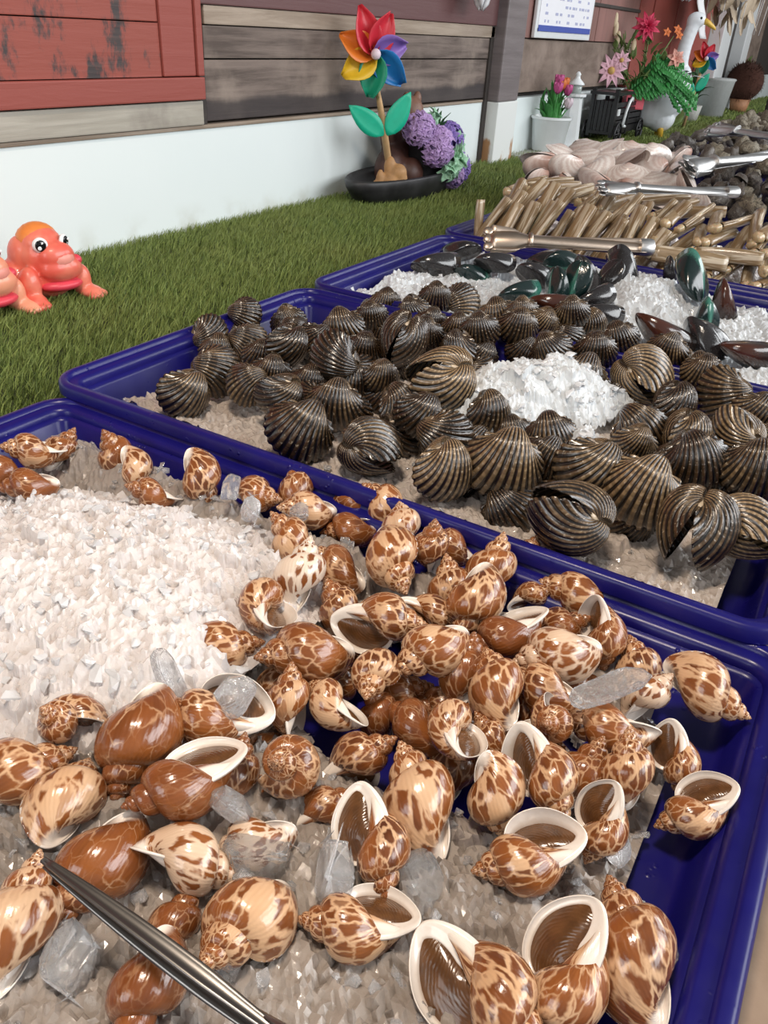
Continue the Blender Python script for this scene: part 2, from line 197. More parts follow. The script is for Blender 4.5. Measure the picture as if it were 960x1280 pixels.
(0.8824, 0.7618, 0.757, 0.465, 0.326, -0.134, 0.812, 0.0518, 0.27, 0, 'dark blood cockle low in the pile, mostly covered by other cockles'),
(0.8364, 0.664, 0.7506, 0.464, -0.099, 0.214, 0.854, 0.0541, 0.11, 0, 'dark blood cockle low in the pile, mostly covered by other cockles'),
(0.7872, 0.5608, 0.7548, 0.56, 0.476, -0.158, 0.66, 0.0555, 0.13, 0, 'dark blood cockle low in the pile, mostly covered by other cockles'),
(0.794, 0.5016, 0.757, 0.478, -0.151, 0.452, 0.738, 0.0503, 0.08, 0, 'dark blood cockle low in the pile, mostly covered by other cockles'),
(0.9158, 0.5672, 0.757, 0.32, -0.437, 0.341, 0.769, 0.0552, 0.27, 0, 'dark blood cockle low in the pile, mostly covered by other cockles'),
(0.8638, 0.495, 0.7511, 0.411, 0.228, 0.04, 0.882, 0.0536, 0.18, 0, 'dark blood cockle low in the pile, mostly covered by other cockles'),
(0.7713, 0.4191, 0.7554, 0.567, -0.289, 0.172, 0.752, 0.0593, 0.05, 0, 'dark blood cockle low in the pile, mostly covered by other cockles'),
(0.9953, 0.5179, 0.753, 0.604, -0.29, 0.161, 0.724, 0.0542, 0.25, 0, 'dark blood cockle low in the pile, mostly covered by other cockles'),
(0.8855, 0.3835, 0.7555, 0.432, 0.453, -0.252, 0.738, 0.0551, 0.23, 0, 'dark blood cockle low in the pile, mostly covered by other cockles'),
(0.8063, 0.335, 0.757, 0.6, 0.389, 0.151, 0.682, 0.0518, 0.14, 0, 'dark blood cockle low in the pile, mostly covered by other cockles'),
(1.027, 0.4281, 0.757, 0.434, -0.43, 0.37, 0.7, 0.0527, 0.29, 0, 'dark blood cockle low in the pile, mostly covered by other cockles'),
(1.1032, 0.5495, 0.757, 0.525, 0.024, -0.014, 0.851, 0.0552, 0.27, 0, 'dark blood cockle low in the pile, mostly covered by other cockles'),
(0.6954, 0.2342, 0.7548, 0.481, -0.176, 0.375, 0.773, 0.0588, 0.15, 0, 'dark blood cockle low in the pile, mostly covered by other cockles'),
(0.7401, 0.2254, 0.7544, 0.435, -0.288, 0.582, 0.623, 0.0552, 0.29, 0, 'dark blood cockle low in the pile, mostly covered by other cockles'),
(0.8277, 0.2404, 0.7525, 0.545, 0.234, -0.055, 0.803, 0.0572, 0.21, 0, 'dark blood cockle low in the pile, mostly covered by other cockles'),
(0.7542, 0.1614, 0.7534, 0.413, -0.37, 0.553, 0.622, 0.052, 0.06, 0, 'dark blood cockle low in the pile, mostly covered by other cockles'),
(0.7507, 0.1234, 0.7548, 0.512, 0.214, -0.105, 0.825, 0.0511, 0.2, 0, 'dark blood cockle low in the pile, mostly covered by other cockles'),
(0.7975, 0.0947, 0.764, 0.539, 0.089, 0.216, 0.809, 0.0531, 0.29, 0, 'dark blood cockle low in the pile, mostly covered by other cockles'),
(0.932, 0.1335, 0.7544, 0.556, 0.075, 0.167, 0.811, 0.0518, 0.07, 0, 'dark blood cockle low in the pile, mostly covered by other cockles'),
(0.821, 0.0536, 0.7519, 0.492, 0.104, 0.11, 0.857, 0.0573, 0.08, 0, 'dark blood cockle low in the pile, mostly covered by other cockles'),
(1.0108, 0.1017, 0.757, 0.21, -0.235, 0.51, 0.8, 0.0552, 0.28, 0, 'dark blood cockle low in the pile, mostly covered by other cockles'),
(0.9523, 0.0706, 0.7516, 0.758, 0.512, 0.141, 0.379, 0.0525, 0.11, 0, 'dark blood cockle low in the pile, mostly covered by other cockles'),
(1.0673, 0.2352, 0.7564, 0.827, 0.321, 0.049, 0.46, 0.0559, 0.09, 0, 'dark blood cockle low in the pile, mostly covered by other cockles'),
(1.1559, 0.1676, 0.7556, 0.668, -0.084, 0.439, 0.595, 0.0594, 0.18, 0, 'dark blood cockle low in the pile, mostly covered by other cockles'),
(0.9371, 0.8087, 0.7516, 0.242, -0.264, 0.267, 0.895, 0.0519, 0.19, 0, 'dark blood cockle low in the pile, mostly covered by other cockles'),
(0.9597, 0.6677, 0.7564, 0.279, 0.392, -0.318, 0.817, 0.0585, 0.06, 0, 'dark blood cockle low in the pile, mostly covered by other cockles'),
(1.0865, 0.6287, 0.7515, 0.696, 0.218, 0.175, 0.661, 0.0563, 0.25, 0, 'dark blood cockle low in the pile, mostly covered by other cockles'),
(0.7505, 0.277, 0.7581, 0.436, 0.188, -0.025, 0.88, 0.0513, 0.24, 0, 'dark blood cockle low in the pile, mostly covered by other cockles'),
(0.8038, 0.2028, 0.7539, 0.398, -0.211, 0.563, 0.693, 0.0564, 0.2, 0, 'dark blood cockle low in the pile, mostly covered by other cockles'),
(0.7221, 0.3153, 0.7559, 0.53, 0.426, -0.114, 0.725, 0.0582, 0.25, 0, 'dark blood cockle low in the pile, mostly covered by other cockles')]
MU=[(1.4559, 0.732, 0.785, 0.152, -0.512, 0.561, 0.633, 0.1008, 0, 'black, lying long on the ice nearest the grass'),
(1.5584, 0.7294, 0.791, 0.665, 0.58, -0.16, 0.444, 0.0896, 0, 'black, behind the long one by the grass'),
(1.4749, 0.6573, 0.7742, 0.085, -0.33, 0.588, 0.733, 0.0728, 1, 'dark teal, beside the wide tong claw'),
(1.332, 0.5005, 0.799, 0.071, -0.489, 0.686, 0.534, 0.0784, 1, 'emerald edged stub, by the striped cockle'),
(1.5497, 0.4951, 0.809, 0.14, 0.325, -0.636, -0.686, 0.0896, 1, 'teal faced, just under the tong handle'),
(1.4083, 0.4227, 0.8111, 0.034, 0.047, -0.014, 0.998, 0.084, 1, 'upright green lip, under the teal faced one'),
(1.5679, 0.3842, 0.8131, 0.318, 0.627, -0.686, 0.191, 0.1008, 0, 'black leaning shell against the white ice heap'),
(1.2707, 0.4057, 0.807, 0.231, -0.398, 0.561, 0.688, 0.1008, 2, 'olive gold edge, lying above the dark ridged cockle'),
(1.3955, 0.3848, 0.7989, 0.181, -0.58, 0.62, 0.497, 0.0784, 0, 'black and half buried beside the ice heap'),
(1.5941, 0.2645, 0.819, 0.367, 0.509, -0.765, 0.142, 0.1064, 1, 'big blue grey, standing up against the razor clams'),
(1.5443, 0.1869, 0.793, 0.565, -0.026, 0.207, 0.798, 0.0896, 2, 'dark with red brown end, upright by the blue rim'),
(1.2927, 0.2331, 0.793, 0.415, -0.286, 0.46, 0.731, 0.1075, 2, 'black to red brown, longest on the ice beneath the heap'),
(1.3312, 0.1752, 0.789, 0.331, 0.366, -0.759, 0.425, 0.0896, 0, 'black angular, resting on smooth ice'),
(1.3034, 0.1036, 0.791, 0.376, -0.459, 0.484, 0.643, 0.0896, 2, 'plum brown teardrop at the frame edge'),
(1.4598, 0.1994, 0.789, 0.144, 0.252, -0.95, 0.111, 0.0672, 1, 'narrow teal, wedged between blue grey and red brown ones'),
(1.669, 0.3185, 0.805, 0.47, -0.016, 0.188, 0.862, 0.056, 0, 'small dark, behind the white ice heap'),
(1.4968, 0.6214, 0.7998, 0.131, -0.422, 0.604, 0.664, 0.084, 0, 'black, under the wide tong claw'),
(1.5316, 0.401, 0.7969, 0.255, 0.119, -0.157, 0.947, 0.084, 0, 'black and green lip in the shaded clump'),
(1.4552, 0.515, 0.801, 0.083, -0.319, 0.51, 0.794, 0.084, 0, 'black back in shade below the tong handle'),
(1.5016, 0.4334, 0.809, 0.295, -0.165, 0.262, 0.904, 0.0784, 0, 'black, standing in the middle of the dark clump'),
(1.3527, 0.3541, 0.787, 0.228, -0.411, 0.595, 0.652, 0.0784, 0, 'black, lowest of the dark clump, lying on ice'),
(1.3856, 0.4484, 0.8002, 0.254, 0.027, 0.189, 0.948, 0.084, 1, 'teal edged, in the grass side half of the dark clump'),
(1.5697, 0.5437, 0.803, 0.396, 0.349, -0.387, 0.756, 0.0784, 0, 'black, peeking out below the middle of the tong handle')]
CAMR=[[0.51648, 0.42502, -0.74337], [-0.85466, 0.30943, -0.41689], [0.05284, 0.85065, 0.52307]]

# ------------------------------------------------------------------ materials
class NT:
    def __init__(s,name):
        s.m=bpy.data.materials.new(name); s.m.use_nodes=True
        s.t=s.m.node_tree; s.b=s.t.nodes['Principled BSDF']; s.o=s.t.nodes['Material Output']
    def n(s,typ,**k):
        nd=s.t.nodes.new(typ)
        for a,v in k.items():
            if a.startswith('i_'): nd.inputs[int(a[2:])].default_value=v
            else: setattr(nd,a,v)
        return nd
    def l(s,a,b):
        s.t.links.new(a,b)
    def val(s,x,sock):
        if hasattr(x,'is_linked') or hasattr(x,'links'): s.l(x,sock)
        else: sock.default_value=x
    def math(s,op,a,b=0.0,c=None,clamp=False):
        nd=s.n('ShaderNodeMath',operation=op,use_clamp=clamp)
        s.val(a,nd.inputs[0]); s.val(b,nd.inputs[1])
        if c is not None: s.val(c,nd.inputs[2])
        return nd.outputs[0]
    def mix(s,f,a,b,blend='MIX'):
        nd=s.n('ShaderNodeMix',data_type='RGBA',blend_type=blend)
        s.val(f,nd.inputs[0])
        for x,i in ((a,6),(b,7)):
            if isinstance(x,tuple): x=(*x,1) if len(x)==3 else x
            s.val(x,nd.inputs[i])
        return nd.outputs[2]
    def ramp(s,f,lo,hi):
        nd=s.n('ShaderNodeMapRange',interpolation_type='SMOOTHSTEP')
        s.val(f,nd.inputs[0]); nd.inputs[1].default_value=lo; nd.inputs[2].default_value=hi
        return nd.outputs[0]
    def noise(s,vec,scale,detail=3,rough=.55,dist=0):
        nd=s.n('ShaderNodeTexNoise'); nd.inputs['Scale'].default_value=scale; nd.inputs['Detail'].default_value=detail
        nd.inputs['Roughness'].default_value=rough; nd.inputs['Distortion'].default_value=dist
        if vec is not None: s.l(vec,nd.inputs['Vector'])
        return nd.outputs[0]
    def obj(s): return s.n('ShaderNodeTexCoord').outputs['Object']
    def uv(s): return s.n('ShaderNodeTexCoord').outputs['UV']
    def geo(s): return s.n('ShaderNodeNewGeometry').outputs['Position']
    def rand(s): return s.n('ShaderNodeObjectInfo').outputs['Random']
    def attr(s,name):
        nd=s.n('ShaderNodeAttribute',attribute_type='OBJECT',attribute_name=name); return nd.outputs['Fac']
    def scale(s,v,x,y,z):
        nd=s.n('ShaderNodeVectorMath',operation='MULTIPLY'); s.l(v,nd.inputs[0]); nd.inputs[1].default_value=(x,y,z); return nd.outputs[0]
    def sep(s,v):
        nd=s.n('ShaderNodeSeparateXYZ'); s.l(v,nd.inputs[0]); return nd.outputs
    def comb(s,x,y,z):
        nd=s.n('ShaderNodeCombineXYZ'); s.val(x,nd.inputs[0]); s.val(y,nd.inputs[1]); s.val(z,nd.inputs[2]); return nd.outputs[0]
    def bump(s,h,strength=.3,dist=.01):
        nd=s.n('ShaderNodeBump'); nd.inputs['Strength'].default_value=strength; nd.inputs['Distance'].default_value=dist
        s.l(h,nd.inputs['Height']); s.l(nd.outputs[0],s.b.inputs['Normal'])
    def set(s,**k):
        nm=dict(color='Base Color',rough='Roughness',metal='Metallic',trans='Transmission Weight',ior='IOR',coat='Coat Weight',coatr='Coat Roughness',
                sss='Subsurface Weight',sssr='Subsurface Radius',ssss='Subsurface Scale',spec='Specular IOR Level',alpha='Alpha',sheen='Sheen Weight')
        for a,v in k.items():
            if isinstance(v,tuple) and a=='color' and len(v)==3: v=(*v,1)
            s.val(v,s.b.inputs[nm[a]])
        return s
def flat(name,c,rough=.5,var=.12,scale=40,**k):
    t=NT(name); v=t.noise(t.obj(),scale,3)
    c2=tuple(x*(1-var*2) for x in c); c1=tuple(min(1,x*(1+var)) for x in c)
    t.set(color=t.mix(v,c2,c1),rough=rough,**k)
    return t.m
M={}
def mk_materials():
    # blue plastic tray
    t=NT('blue_plastic'); p=t.geo(); v=t.noise(p,14,4)
    t.set(color=t.mix(v,(.004,.003,.075),(.010,.008,.16)),rough=t.math('ADD',.22,t.math('MULTIPLY',t.noise(p,60,3),.2)),spec=.4)
    dr=t.n('ShaderNodeTexVoronoi'); dr.inputs['Scale'].default_value=130; t.l(p,dr.inputs['Vector'])
    mask=t.ramp(t.noise(p,25,2),.58,.7)
    h=t.math('MULTIPLY',t.ramp(dr.outputs['Distance'],.35,.1),mask)
    t.bump(h,.5,.002); M['tray']=t.m
    # spotted babylon shell
    t=NT('spotted_shell'); uv=t.sep(t.uv()); r=t.rand(); tone=t.attr('tone')
    u=t.math('MULTIPLY',uv[0],1.0); vv=t.math('MULTIPLY',uv[1],1.0)
    base=t.comb(t.math('MULTIPLY',u,8.5),t.math('MULTIPLY',vv,6.8),t.math('MULTIPLY',r,53.0))
    nz=t.n('ShaderNodeTexNoise'); nz.inputs['Scale'].default_value=.9; nz.inputs['Detail'].default_value=3; t.l(base,nz.inputs['Vector'])
    off=t.n('ShaderNodeVectorMath',operation='SCALE'); t.l(nz.outputs['Color'],off.inputs[0]); off.inputs['Scale'].default_value=1.1
    ad=t.n('ShaderNodeVectorMath',operation='ADD'); t.l(base,ad.inputs[0]); t.l(off.outputs[0],ad.inputs[1])
    vo=t.n('ShaderNodeTexVoronoi',feature='DISTANCE_TO_EDGE'); vo.inputs['Scale'].default_value=1.0; t.l(ad.outputs[0],vo.inputs['Vector'])
    vc=t.n('ShaderNodeTexVoronoi',feature='F1'); vc.inputs['Scale'].default_value=1.0; t.l(ad.outputs[0],vc.inputs['Vector'])
    cell=t.sep(vc.outputs['Color'])[0]
    thr=t.math('SUBTRACT',.10,t.math('MULTIPLY',tone,.14))
    big=t.noise(base,.42,2)
    thr=t.math('ADD',thr,t.math('MULTIPLY',t.math('SUBTRACT',big,.5),-.40))
    spot=t.ramp(t.math('SUBTRACT',vo.outputs['Distance'],thr),-.08,.08)
    keep=t.ramp(t.math('ADD',cell,t.math('MULTIPLY',tone,.4)),.10,.2)
    spot=t.math('MULTIPLY',spot,keep)
    cream=t.mix(t.noise(base,.5,3),(.55,.29,.13),(.72,.49,.31))
    cream=t.mix(t.math('MULTIPLY',tone,-1.6,clamp=True),cream,(.78,.66,.54))
    br=t.mix(cell,(.085,.024,.008),(.215,.064,.016))
    br=t.mix(t.ramp(big,.35,.7),br,(.28,.09,.022))
    col=t.mix(spot,cream,br)
    bt=t.mix(t.noise(base,.7,4),(.11,.028,.008),(.31,.095,.024))
    cover=t.math('MULTIPLY',t.ramp(t.math('ADD',tone,t.math('MULTIPLY',t.math('SUBTRACT',t.noise(base,.33,3),.5),1.3)),.40,.80),.80)
    col=t.mix(cover,col,bt)
    gr=t.n('ShaderNodeTexWave',wave_type='BANDS',bands_direction='X'); gr.inputs['Scale'].default_value=8; gr.inputs['Distortion'].default_value=3; gr.inputs['Detail'].default_value=2
    t.l(t.uv(),gr.inputs['Vector'])
    sut=t.ramp(t.math('ABSOLUTE',t.math('SUBTRACT',uv[1],.285)),.05,.0)
    col=t.mix(t.math('MULTIPLY',gr.outputs['Fac'],.05),col,(.10,.03,.01))
    cal=t.math('MULTIPLY',t.ramp(uv[0],-.46,-.32),t.ramp(t.math('ABSOLUTE',uv[1]),.26,.36))
    col=t.mix(cal,col,(.80,.71,.62))
    t.set(color=col,rough=.22,coat=.55,coatr=.07,sss=0.0)
    t.bump(t.math('ADD',t.math('MULTIPLY',gr.outputs['Fac'],.3),t.noise(base,3,4)),.12,.003); M['snail']=t.m
    t=NT('white_lip'); p=t.obj(); uv=t.sep(t.uv())
    c=t.mix(t.noise(p,30,3),(.78,.68,.58),(.86,.80,.74))
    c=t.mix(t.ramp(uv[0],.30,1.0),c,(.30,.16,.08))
    t.set(color=c,rough=.2,coat=.5,coatr=.06); M['lip']=t.m
    t=NT('brown_operculum'); p=t.obj()
    w=t.n('ShaderNodeTexWave',wave_type='RINGS',rings_direction='Y'); w.inputs['Scale'].default_value=14; w.inputs['Distortion'].default_value=4; t.l(p,w.inputs['Vector'])
    t.set(color=t.mix(t.noise(p,9,4),(.030,.012,.005),(.20,.085,.028)),rough=.2,coat=.6,coatr=.08)
    t.bump(w.outputs['Fac'],.15,.003); M['oper']=t.m
    # ribbed blood cockle
    t=NT('ribbed_cockle'); uv=t.sep(t.uv()); tone=t.attr('tone'); r=t.rand(); p=t.obj()
    fr=t.math('ABSOLUTE',t.math('SUBTRACT',t.math('FRACT',uv[0]),.5))
    rib=t.math('SUBTRACT',1.0,t.ramp(fr,.17,.33))
    pr=t.comb(uv[0],t.math('MULTIPLY',uv[1],14.0),t.math('MULTIPLY',r,37.0))
    na=t.noise(pr,.16,4,.6)
    tt=t.ramp(t.math('ADD',t.math('ADD',na,t.math('MULTIPLY',uv[1],.16)),t.math('MULTIPLY',tone,.55)),.58,1.02)
    dark=t.mix(t.noise(pr,.4,3),(.010,.006,.004),(.075,.038,.015))
    tan=t.mix(t.noise(pr,1.2,3),(.20,.11,.040),(.46,.33,.19))
    bead=t.ramp(t.math('SINE',t.math('MULTIPLY',uv[1],95.0)),-.3,.7)
    ribc=t.mix(t.math('MULTIPLY',tt,t.math('ADD',.62,t.math('MULTIPLY',t.math('MULTIPLY',bead,t.noise(pr,.9,2)),.6))),dark,tan)
    col=t.mix(rib,t.mix(tt,(.004,.003,.002),(.020,.012,.007)),ribc)
    sp=t.math('MULTIPLY',t.math('MULTIPLY',t.ramp(t.noise(pr,2.2,2),.60,.68),rib),bead)
    col=t.mix(t.math('MULTIPLY',sp,.65),col,(.55,.45,.32))
    t.set(color=col,rough=.26,coat=.6,coatr=.1)
    t.bump(t.math('ADD',t.math('MULTIPLY',bead,rib),t.noise(pr,2,3)),.30,.0012); M['cockle']=t.m
    M['flesh']=flat('pale_hinge_ligament',(.62,.50,.36),.3,.2,60,coat=.4)
    # mussels
    for nm,c1,c2,c3 in (('mussel_black',(.006,.007,.009),(.035,.03,.03),(.07,.09,.10)),('mussel_green',(.006,.010,.010),(.012,.035,.035),(.05,.20,.15)),('mussel_brown',(.008,.008,.007),(.02,.010,.008),(.06,.018,.010))):
        t=NT(nm); uv=t.sep(t.uv()); p=t.obj(); n1=t.noise(p,40,4)
        col=t.mix(n1,c1,c2)
        if nm=='mussel_brown': f=t.ramp(t.math('ADD',t.sep(t.uv())[1],t.math('MULTIPLY',n1,.2)),.12,.30)
        elif nm=='mussel_green': f=t.math('SUBTRACT',1.0,t.ramp(t.math('ADD',uv[1],t.math('MULTIPLY',n1,.06)),.035,.085))
        else: f=t.ramp(n1,.62,.75)
        col=t.mix(f,col,c3)
        w=t.math('SINE',t.math('MULTIPLY',uv[1],70.0))
        t.set(color=col,rough=.16,coat=.7,coatr=.06); t.bump(t.math('ADD',t.math('MULTIPLY',w,.3),n1),.12,.002); M[nm]=t.m
    # razor clam, pink clam, dark shells
    t=NT('razor_shell'); p=t.obj(); s=t.scale(p,40,40,4); n1=t.noise(s,1.2,4); uv=t.sep(p); r=t.rand()
    c=t.mix(n1,(.12,.075,.036),(.42,.30,.17)); c=t.mix(t.ramp(t.noise(s,.5,2),.5,.62),c,(.62,.53,.40)); c=t.mix(t.math('MULTIPLY',r,.55),c,(.20,.11,.04))
    t.set(color=c,rough=.3,coat=.35,coatr=.12); t.bump(n1,.15,.002); M['razor']=t.m
    M['siphon']=flat('razor_clam_flesh',(.56,.42,.25),.25,.22,70,coat=.5,sss=.3,ssss=.005)
    t=NT('pink_clam_shell'); uv=t.sep(t.uv()); p=t.obj(); r=t.rand()
    w=t.math('SINE',t.math('ADD',t.math('MULTIPLY',uv[1],80.0),t.math('MULTIPLY',t.noise(p,20,2),5.0)))
    c=t.mix(t.ramp(w,-1,1),(.66,.55,.49),(.80,.73,.67)); c=t.mix(t.ramp(t.math('ADD',uv[1],t.math('MULTIPLY',r,.5)),.25,.95),c,(.48,.29,.23))
    t.set(color=c,rough=.3,coat=.3,coatr=.1); M['clam']=t.m
    t=NT('dark_rough_shell'); p=t.obj(); n1=t.noise(p,28,5,.6); r=t.rand()
    c=t.mix(t.ramp(n1,.35,.7),(.030,.026,.026),(.22,.19,.16)); c=t.mix(t.math('MULTIPLY',r,.5),c,(.10,.07,.045))
    t.set(color=c,rough=.4,coat=.3,coatr=.2); t.bump(n1,.5,.006); M['dark']=t.m
    t=NT('oyster_shell'); p=t.obj(); n1=t.noise(p,22,5,.65); r=t.rand()
    c=t.mix(t.ramp(n1,.3,.7),(.09,.075,.05),(.40,.34,.25)); t.set(color=c,rough=.5); t.bump(n1,.6,.008); M['oyster']=t.m
    # ice
    def ice(nm,c1,c2,tr,rough,sss=.55,bd=.004,bs=.7):
        t=NT(nm); p=t.geo(); n1=t.noise(p,16,4,.6); n2=t.noise(p,260,3,.6)
        t.set(color=t.mix(n1,c1,c2),rough=rough,trans=tr,ior=1.31,sss=sss,ssss=.012,sssr=(1,.9,.85),coat=.35,coatr=.06)
        vo=t.n('ShaderNodeTexVoronoi',feature='F1'); vo.inputs['Scale'].default_value=170; t.l(p,vo.inputs['Vector'])
        t.bump(t.math('ADD',t.math('MULTIPLY',vo.outputs['Distance'],.8),n2),bs,bd); return t.m
    M['ice']=ice('crushed_ice',(.66,.585,.55),(.86,.83,.82),0.12,.07,.25,.0015,.5)
    M['frost']=ice('frosted_ice_chip',(.86,.86,.87),(.96,.96,.97),.45,.08,.1,.001,.3)
    M['tanice']=ice('tan_wet_ice',(.40,.33,.28),(.70,.62,.55),0.1,.09,.2,.002,.6)
    M['heap']=ice('fresh_crushed_ice',(.60,.62,.63),(.82,.86,.89),0.15,.07,.15,.0015,.5)
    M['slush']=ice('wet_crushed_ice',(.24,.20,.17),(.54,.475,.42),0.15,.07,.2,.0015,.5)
    M['chip']=ice('clear_ice',(.93,.95,.97),(.98,.98,.99),.82,.06,0,.002,.35)
    M['block']=ice('cloudy_ice',(.96,.96,.96),(.99,.99,.99),.90,.14,0,.003,.5)
    # metals
    t=NT('stainless_steel'); p=t.obj(); n1=t.noise(t.scale(p,20,200,200),1,3)
    t.set(color=t.mix(n1,(.52,.52,.52),(.72,.72,.71)),rough=t.ramp(n1,-1.5,3.2),metal=1.0); M['steel']=t.m
    t=NT('dull_steel'); p=t.obj(); n1=t.noise(t.scale(p,20,90,90),1,4)
    t.set(color=t.mix(n1,(.16,.15,.14),(.34,.32,.30)),rough=.32,metal=1.0); M['dsteel']=t.m
    t=NT('steel_brown_reflection'); p=t.obj(); n1=t.noise(t.scale(p,30,60,60),1,4)
    t.set(color=t.mix(n1,(.42,.33,.26),(.66,.55,.45)),rough=.34,metal=1.0); M['refl_steel']=t.m  # stainless steel; the brown it reflects is put into the base colour
    # wall
    t=NT('white_painted_masonry'); p=t.geo(); n1=t.noise(p,3,4); sx=t.sep(p)
    dirt=t.math('MULTIPLY',t.ramp(sx[2],.80,.70),t.ramp(t.noise(p,9,4),.45,.7))
    c=t.mix(n1,(.76,.84,.84),(.82,.88,.88)); c=t.mix(t.math('MULTIPLY',dirt,.6),c,(.42,.40,.30))
    t.set(color=c,rough=.5); t.bump(t.noise(p,70,3),.08,.003); M['white_wall']=t.m
    def wood(nm,c1,c2,c3,stretch=(3,3,45),paint=None,pth=(.45,.6),rough=.75,dk=None):
        t=NT(nm); p=t.geo(); r=t.rand(); s=t.scale(p,*stretch); n1=t.noise(s,1,6,.65,.4); n2=t.noise(p,5,5,.6)
        c=t.mix(t.ramp(n1,.3,.7),c1,c2); c=t.mix(t.ramp(n2,.45,.75),c,c3)
        if paint: 
            n3=t.noise(t.scale(p,10,10,5),1,6,.7)
            c=t.mix(t.ramp(n3,*pth),paint,c)
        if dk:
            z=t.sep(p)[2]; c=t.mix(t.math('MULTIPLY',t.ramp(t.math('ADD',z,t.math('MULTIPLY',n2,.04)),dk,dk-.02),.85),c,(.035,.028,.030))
        t.set(color=c,rough=rough); t.bump(n1,.4,.004); M[nm]=t.m
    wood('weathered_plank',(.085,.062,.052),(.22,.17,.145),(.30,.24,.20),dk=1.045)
    wood('pale_weathered_strip',(.25,.19,.14),(.42,.34,.27),(.32,.25,.2))
    wood('grey_board',(.34,.31,.26),(.46,.43,.37),(.24,.21,.18))
    wood('peeling_red_paint',(.030,.026,.028),(.09,.06,.055),(.05,.04,.04),paint=(.30,.070,.050),pth=(.50,.60),rough=.6)
    wood('red_paint',(.08,.04,.035),(.14,.06,.05),(.1,.05,.04),paint=(.30,.068,.052),pth=(.70,.85),rough=.6)
    wood('purple_brown_paint',(.11,.05,.05),(.15,.07,.07),(.10,.05,.05),paint=(.13,.058,.058),pth=(.6,.9),rough=.55)
    wood('brown_wall_board',(.13,.09,.07),(.24,.18,.145),(.30,.23,.19),stretch=(4,4,12))
    wood('faded_red_board',(.20,.10,.085),(.30,.15,.13),(.24,.14,.12),stretch=(6,6,2))
    wood('grey_post_paint',(.16,.135,.135),(.21,.18,.18),(.18,.15,.15),rough=.5)
    t=NT('chipped_white_paint'); p=t.geo(); n1=t.noise(t.scale(p,10,10,4),1,5); z=t.sep(p)[2]
    f=t.ramp(t.math('SUBTRACT',n1,t.math('MULTIPLY',t.math('SUBTRACT',z,.75),1.2)),.52,.60)
    t.set(color=t.mix(f,(.78,.80,.78),(.42,.22,.10)),rough=.6); M['chip_paint']=t.m
    # grass
    t=NT('turf'); r=t.n('ShaderNodeAttribute',attribute_name='tint'); rr=r.outputs['Fac']; p=t.geo()
    c=t.mix(rr,(.055,.10,.020),(.26,.33,.085)); c=t.mix(t.math('MULTIPLY',t.ramp(t.noise(p,4,3),.3,.8),.6),c,(.20,.22,.06))
    t.set(color=c,rough=.55,spec=.3); M['turf']=t.m
    M['turf_base']=flat('turf_backing',(.040,.058,.016),.9,.3,60)
    t=NT('counter_concrete'); p=t.geo(); n1=t.noise(p,30,5,.6); t.set(color=t.mix(n1,(.20,.13,.085),(.34,.25,.18)),rough=.6); t.bump(n1,.2,.004); M['concrete']=t.m
    M['floor']=flat('floor_concrete',(.30,.24,.19),.6,.25,4)
    # ornaments
    def plain(nm,c,r=.4,**k): M[nm]=flat(nm,c,r,k.pop('var',.1),k.pop('scale',40),**k)
    t=NT('coral_glaze'); p=t.obj(); n1=t.noise(p,14,3); z=t.sep(p)[2]
    t.set(color=t.mix(t.ramp(n1,.35,.7),(.72,.11,.075),(.80,.23,.15)),rough=.38,coat=.3); M['coral']=t.m
    t=NT('salmon_glaze'); p=t.obj(); n1=t.noise(p,14,3)
    t.set(color=t.mix(n1,(.78,.26,.15),(.82,.38,.24)),rough=.38,coat=.3); M['salmon']=t.m
    plain('orange_glaze',(.78,.24,.05)); plain('pink_glaze',(.72,.06,.09)); plain('pale_pink_glaze',(.80,.30,.24))
    plain('white_enamel',(.82,.85,.86),.3,coat=.3,var=.03); plain('black_paint',(.012,.011,.013),.4,var=.3); plain('gloss_black',(.008,.008,.01),.1,var=.2)
    plain('red_plastic',(.62,.03,.05)); plain('orange_plastic',(.80,.22,.03)); plain('yellow_plastic',(.80,.52,.03)); plain('green_plastic',(.01,.30,.17)); plain('blue_plastic_petal',(.02,.20,.55)); plain('violet_plastic',(.28,.16,.50)); plain('teal_plastic',(.02,.42,.48)); plain('magenta_plastic',(.60,.02,.12))
    plain('leaf_plastic',(.01,.46,.28),.45); plain('stick_wood',(.62,.40,.20),.6,var=.2); plain('carved_wood',(.50,.27,.11),.6,var=.3)
    plain('dark_resin',(.035,.034,.036),.45,var=.5,scale=18); plain('brown_clay',(.24,.12,.08),.5,var=.35,scale=25); plain('red_clay',(.50,.16,.09),.5,var=.2); plain('dark_brown_clay',(.085,.035,.025),.5,var=.3)
    plain('lilac_petal',(.52,.34,.66),.6,var=.3); plain('violet_petal',(.30,.20,.58),.6,var=.25); plain('mint_leaf',(.36,.62,.42),.6,var=.2); plain('dark_leaf',(.03,.10,.03),.5,var=.4); plain('green_leaf',(.05,.26,.05),.5,var=.35); plain('fern_leaf',(.06,.34,.08),.5,var=.35); plain('olive_leaf',(.16,.24,.07),.55,var=.3)
    plain('pink_petal',(.62,.10,.30),.55,var=.25); plain('red_petal',(.66,.03,.10),.55,var=.3); plain('blush_petal',(.72,.42,.50),.6,var=.12); plain('peach_petal',(.80,.40,.32),.6,var=.15); plain('orange_petal',(.75,.20,.05),.6,var=.2); plain('white_petal',(.75,.62,.68),.6); plain('cream_bud',(.75,.62,.42),.6); plain('pollen',(.6,.38,.12),.8)
    plain('pink_pot',(.75,.12,.16),.4); plain('gold_feet',(.66,.42,.05),.4); plain('beak_yellow',(.80,.50,.08),.4); plain('goose_white',(.80,.84,.88),.35,var=.03,coat=.2)
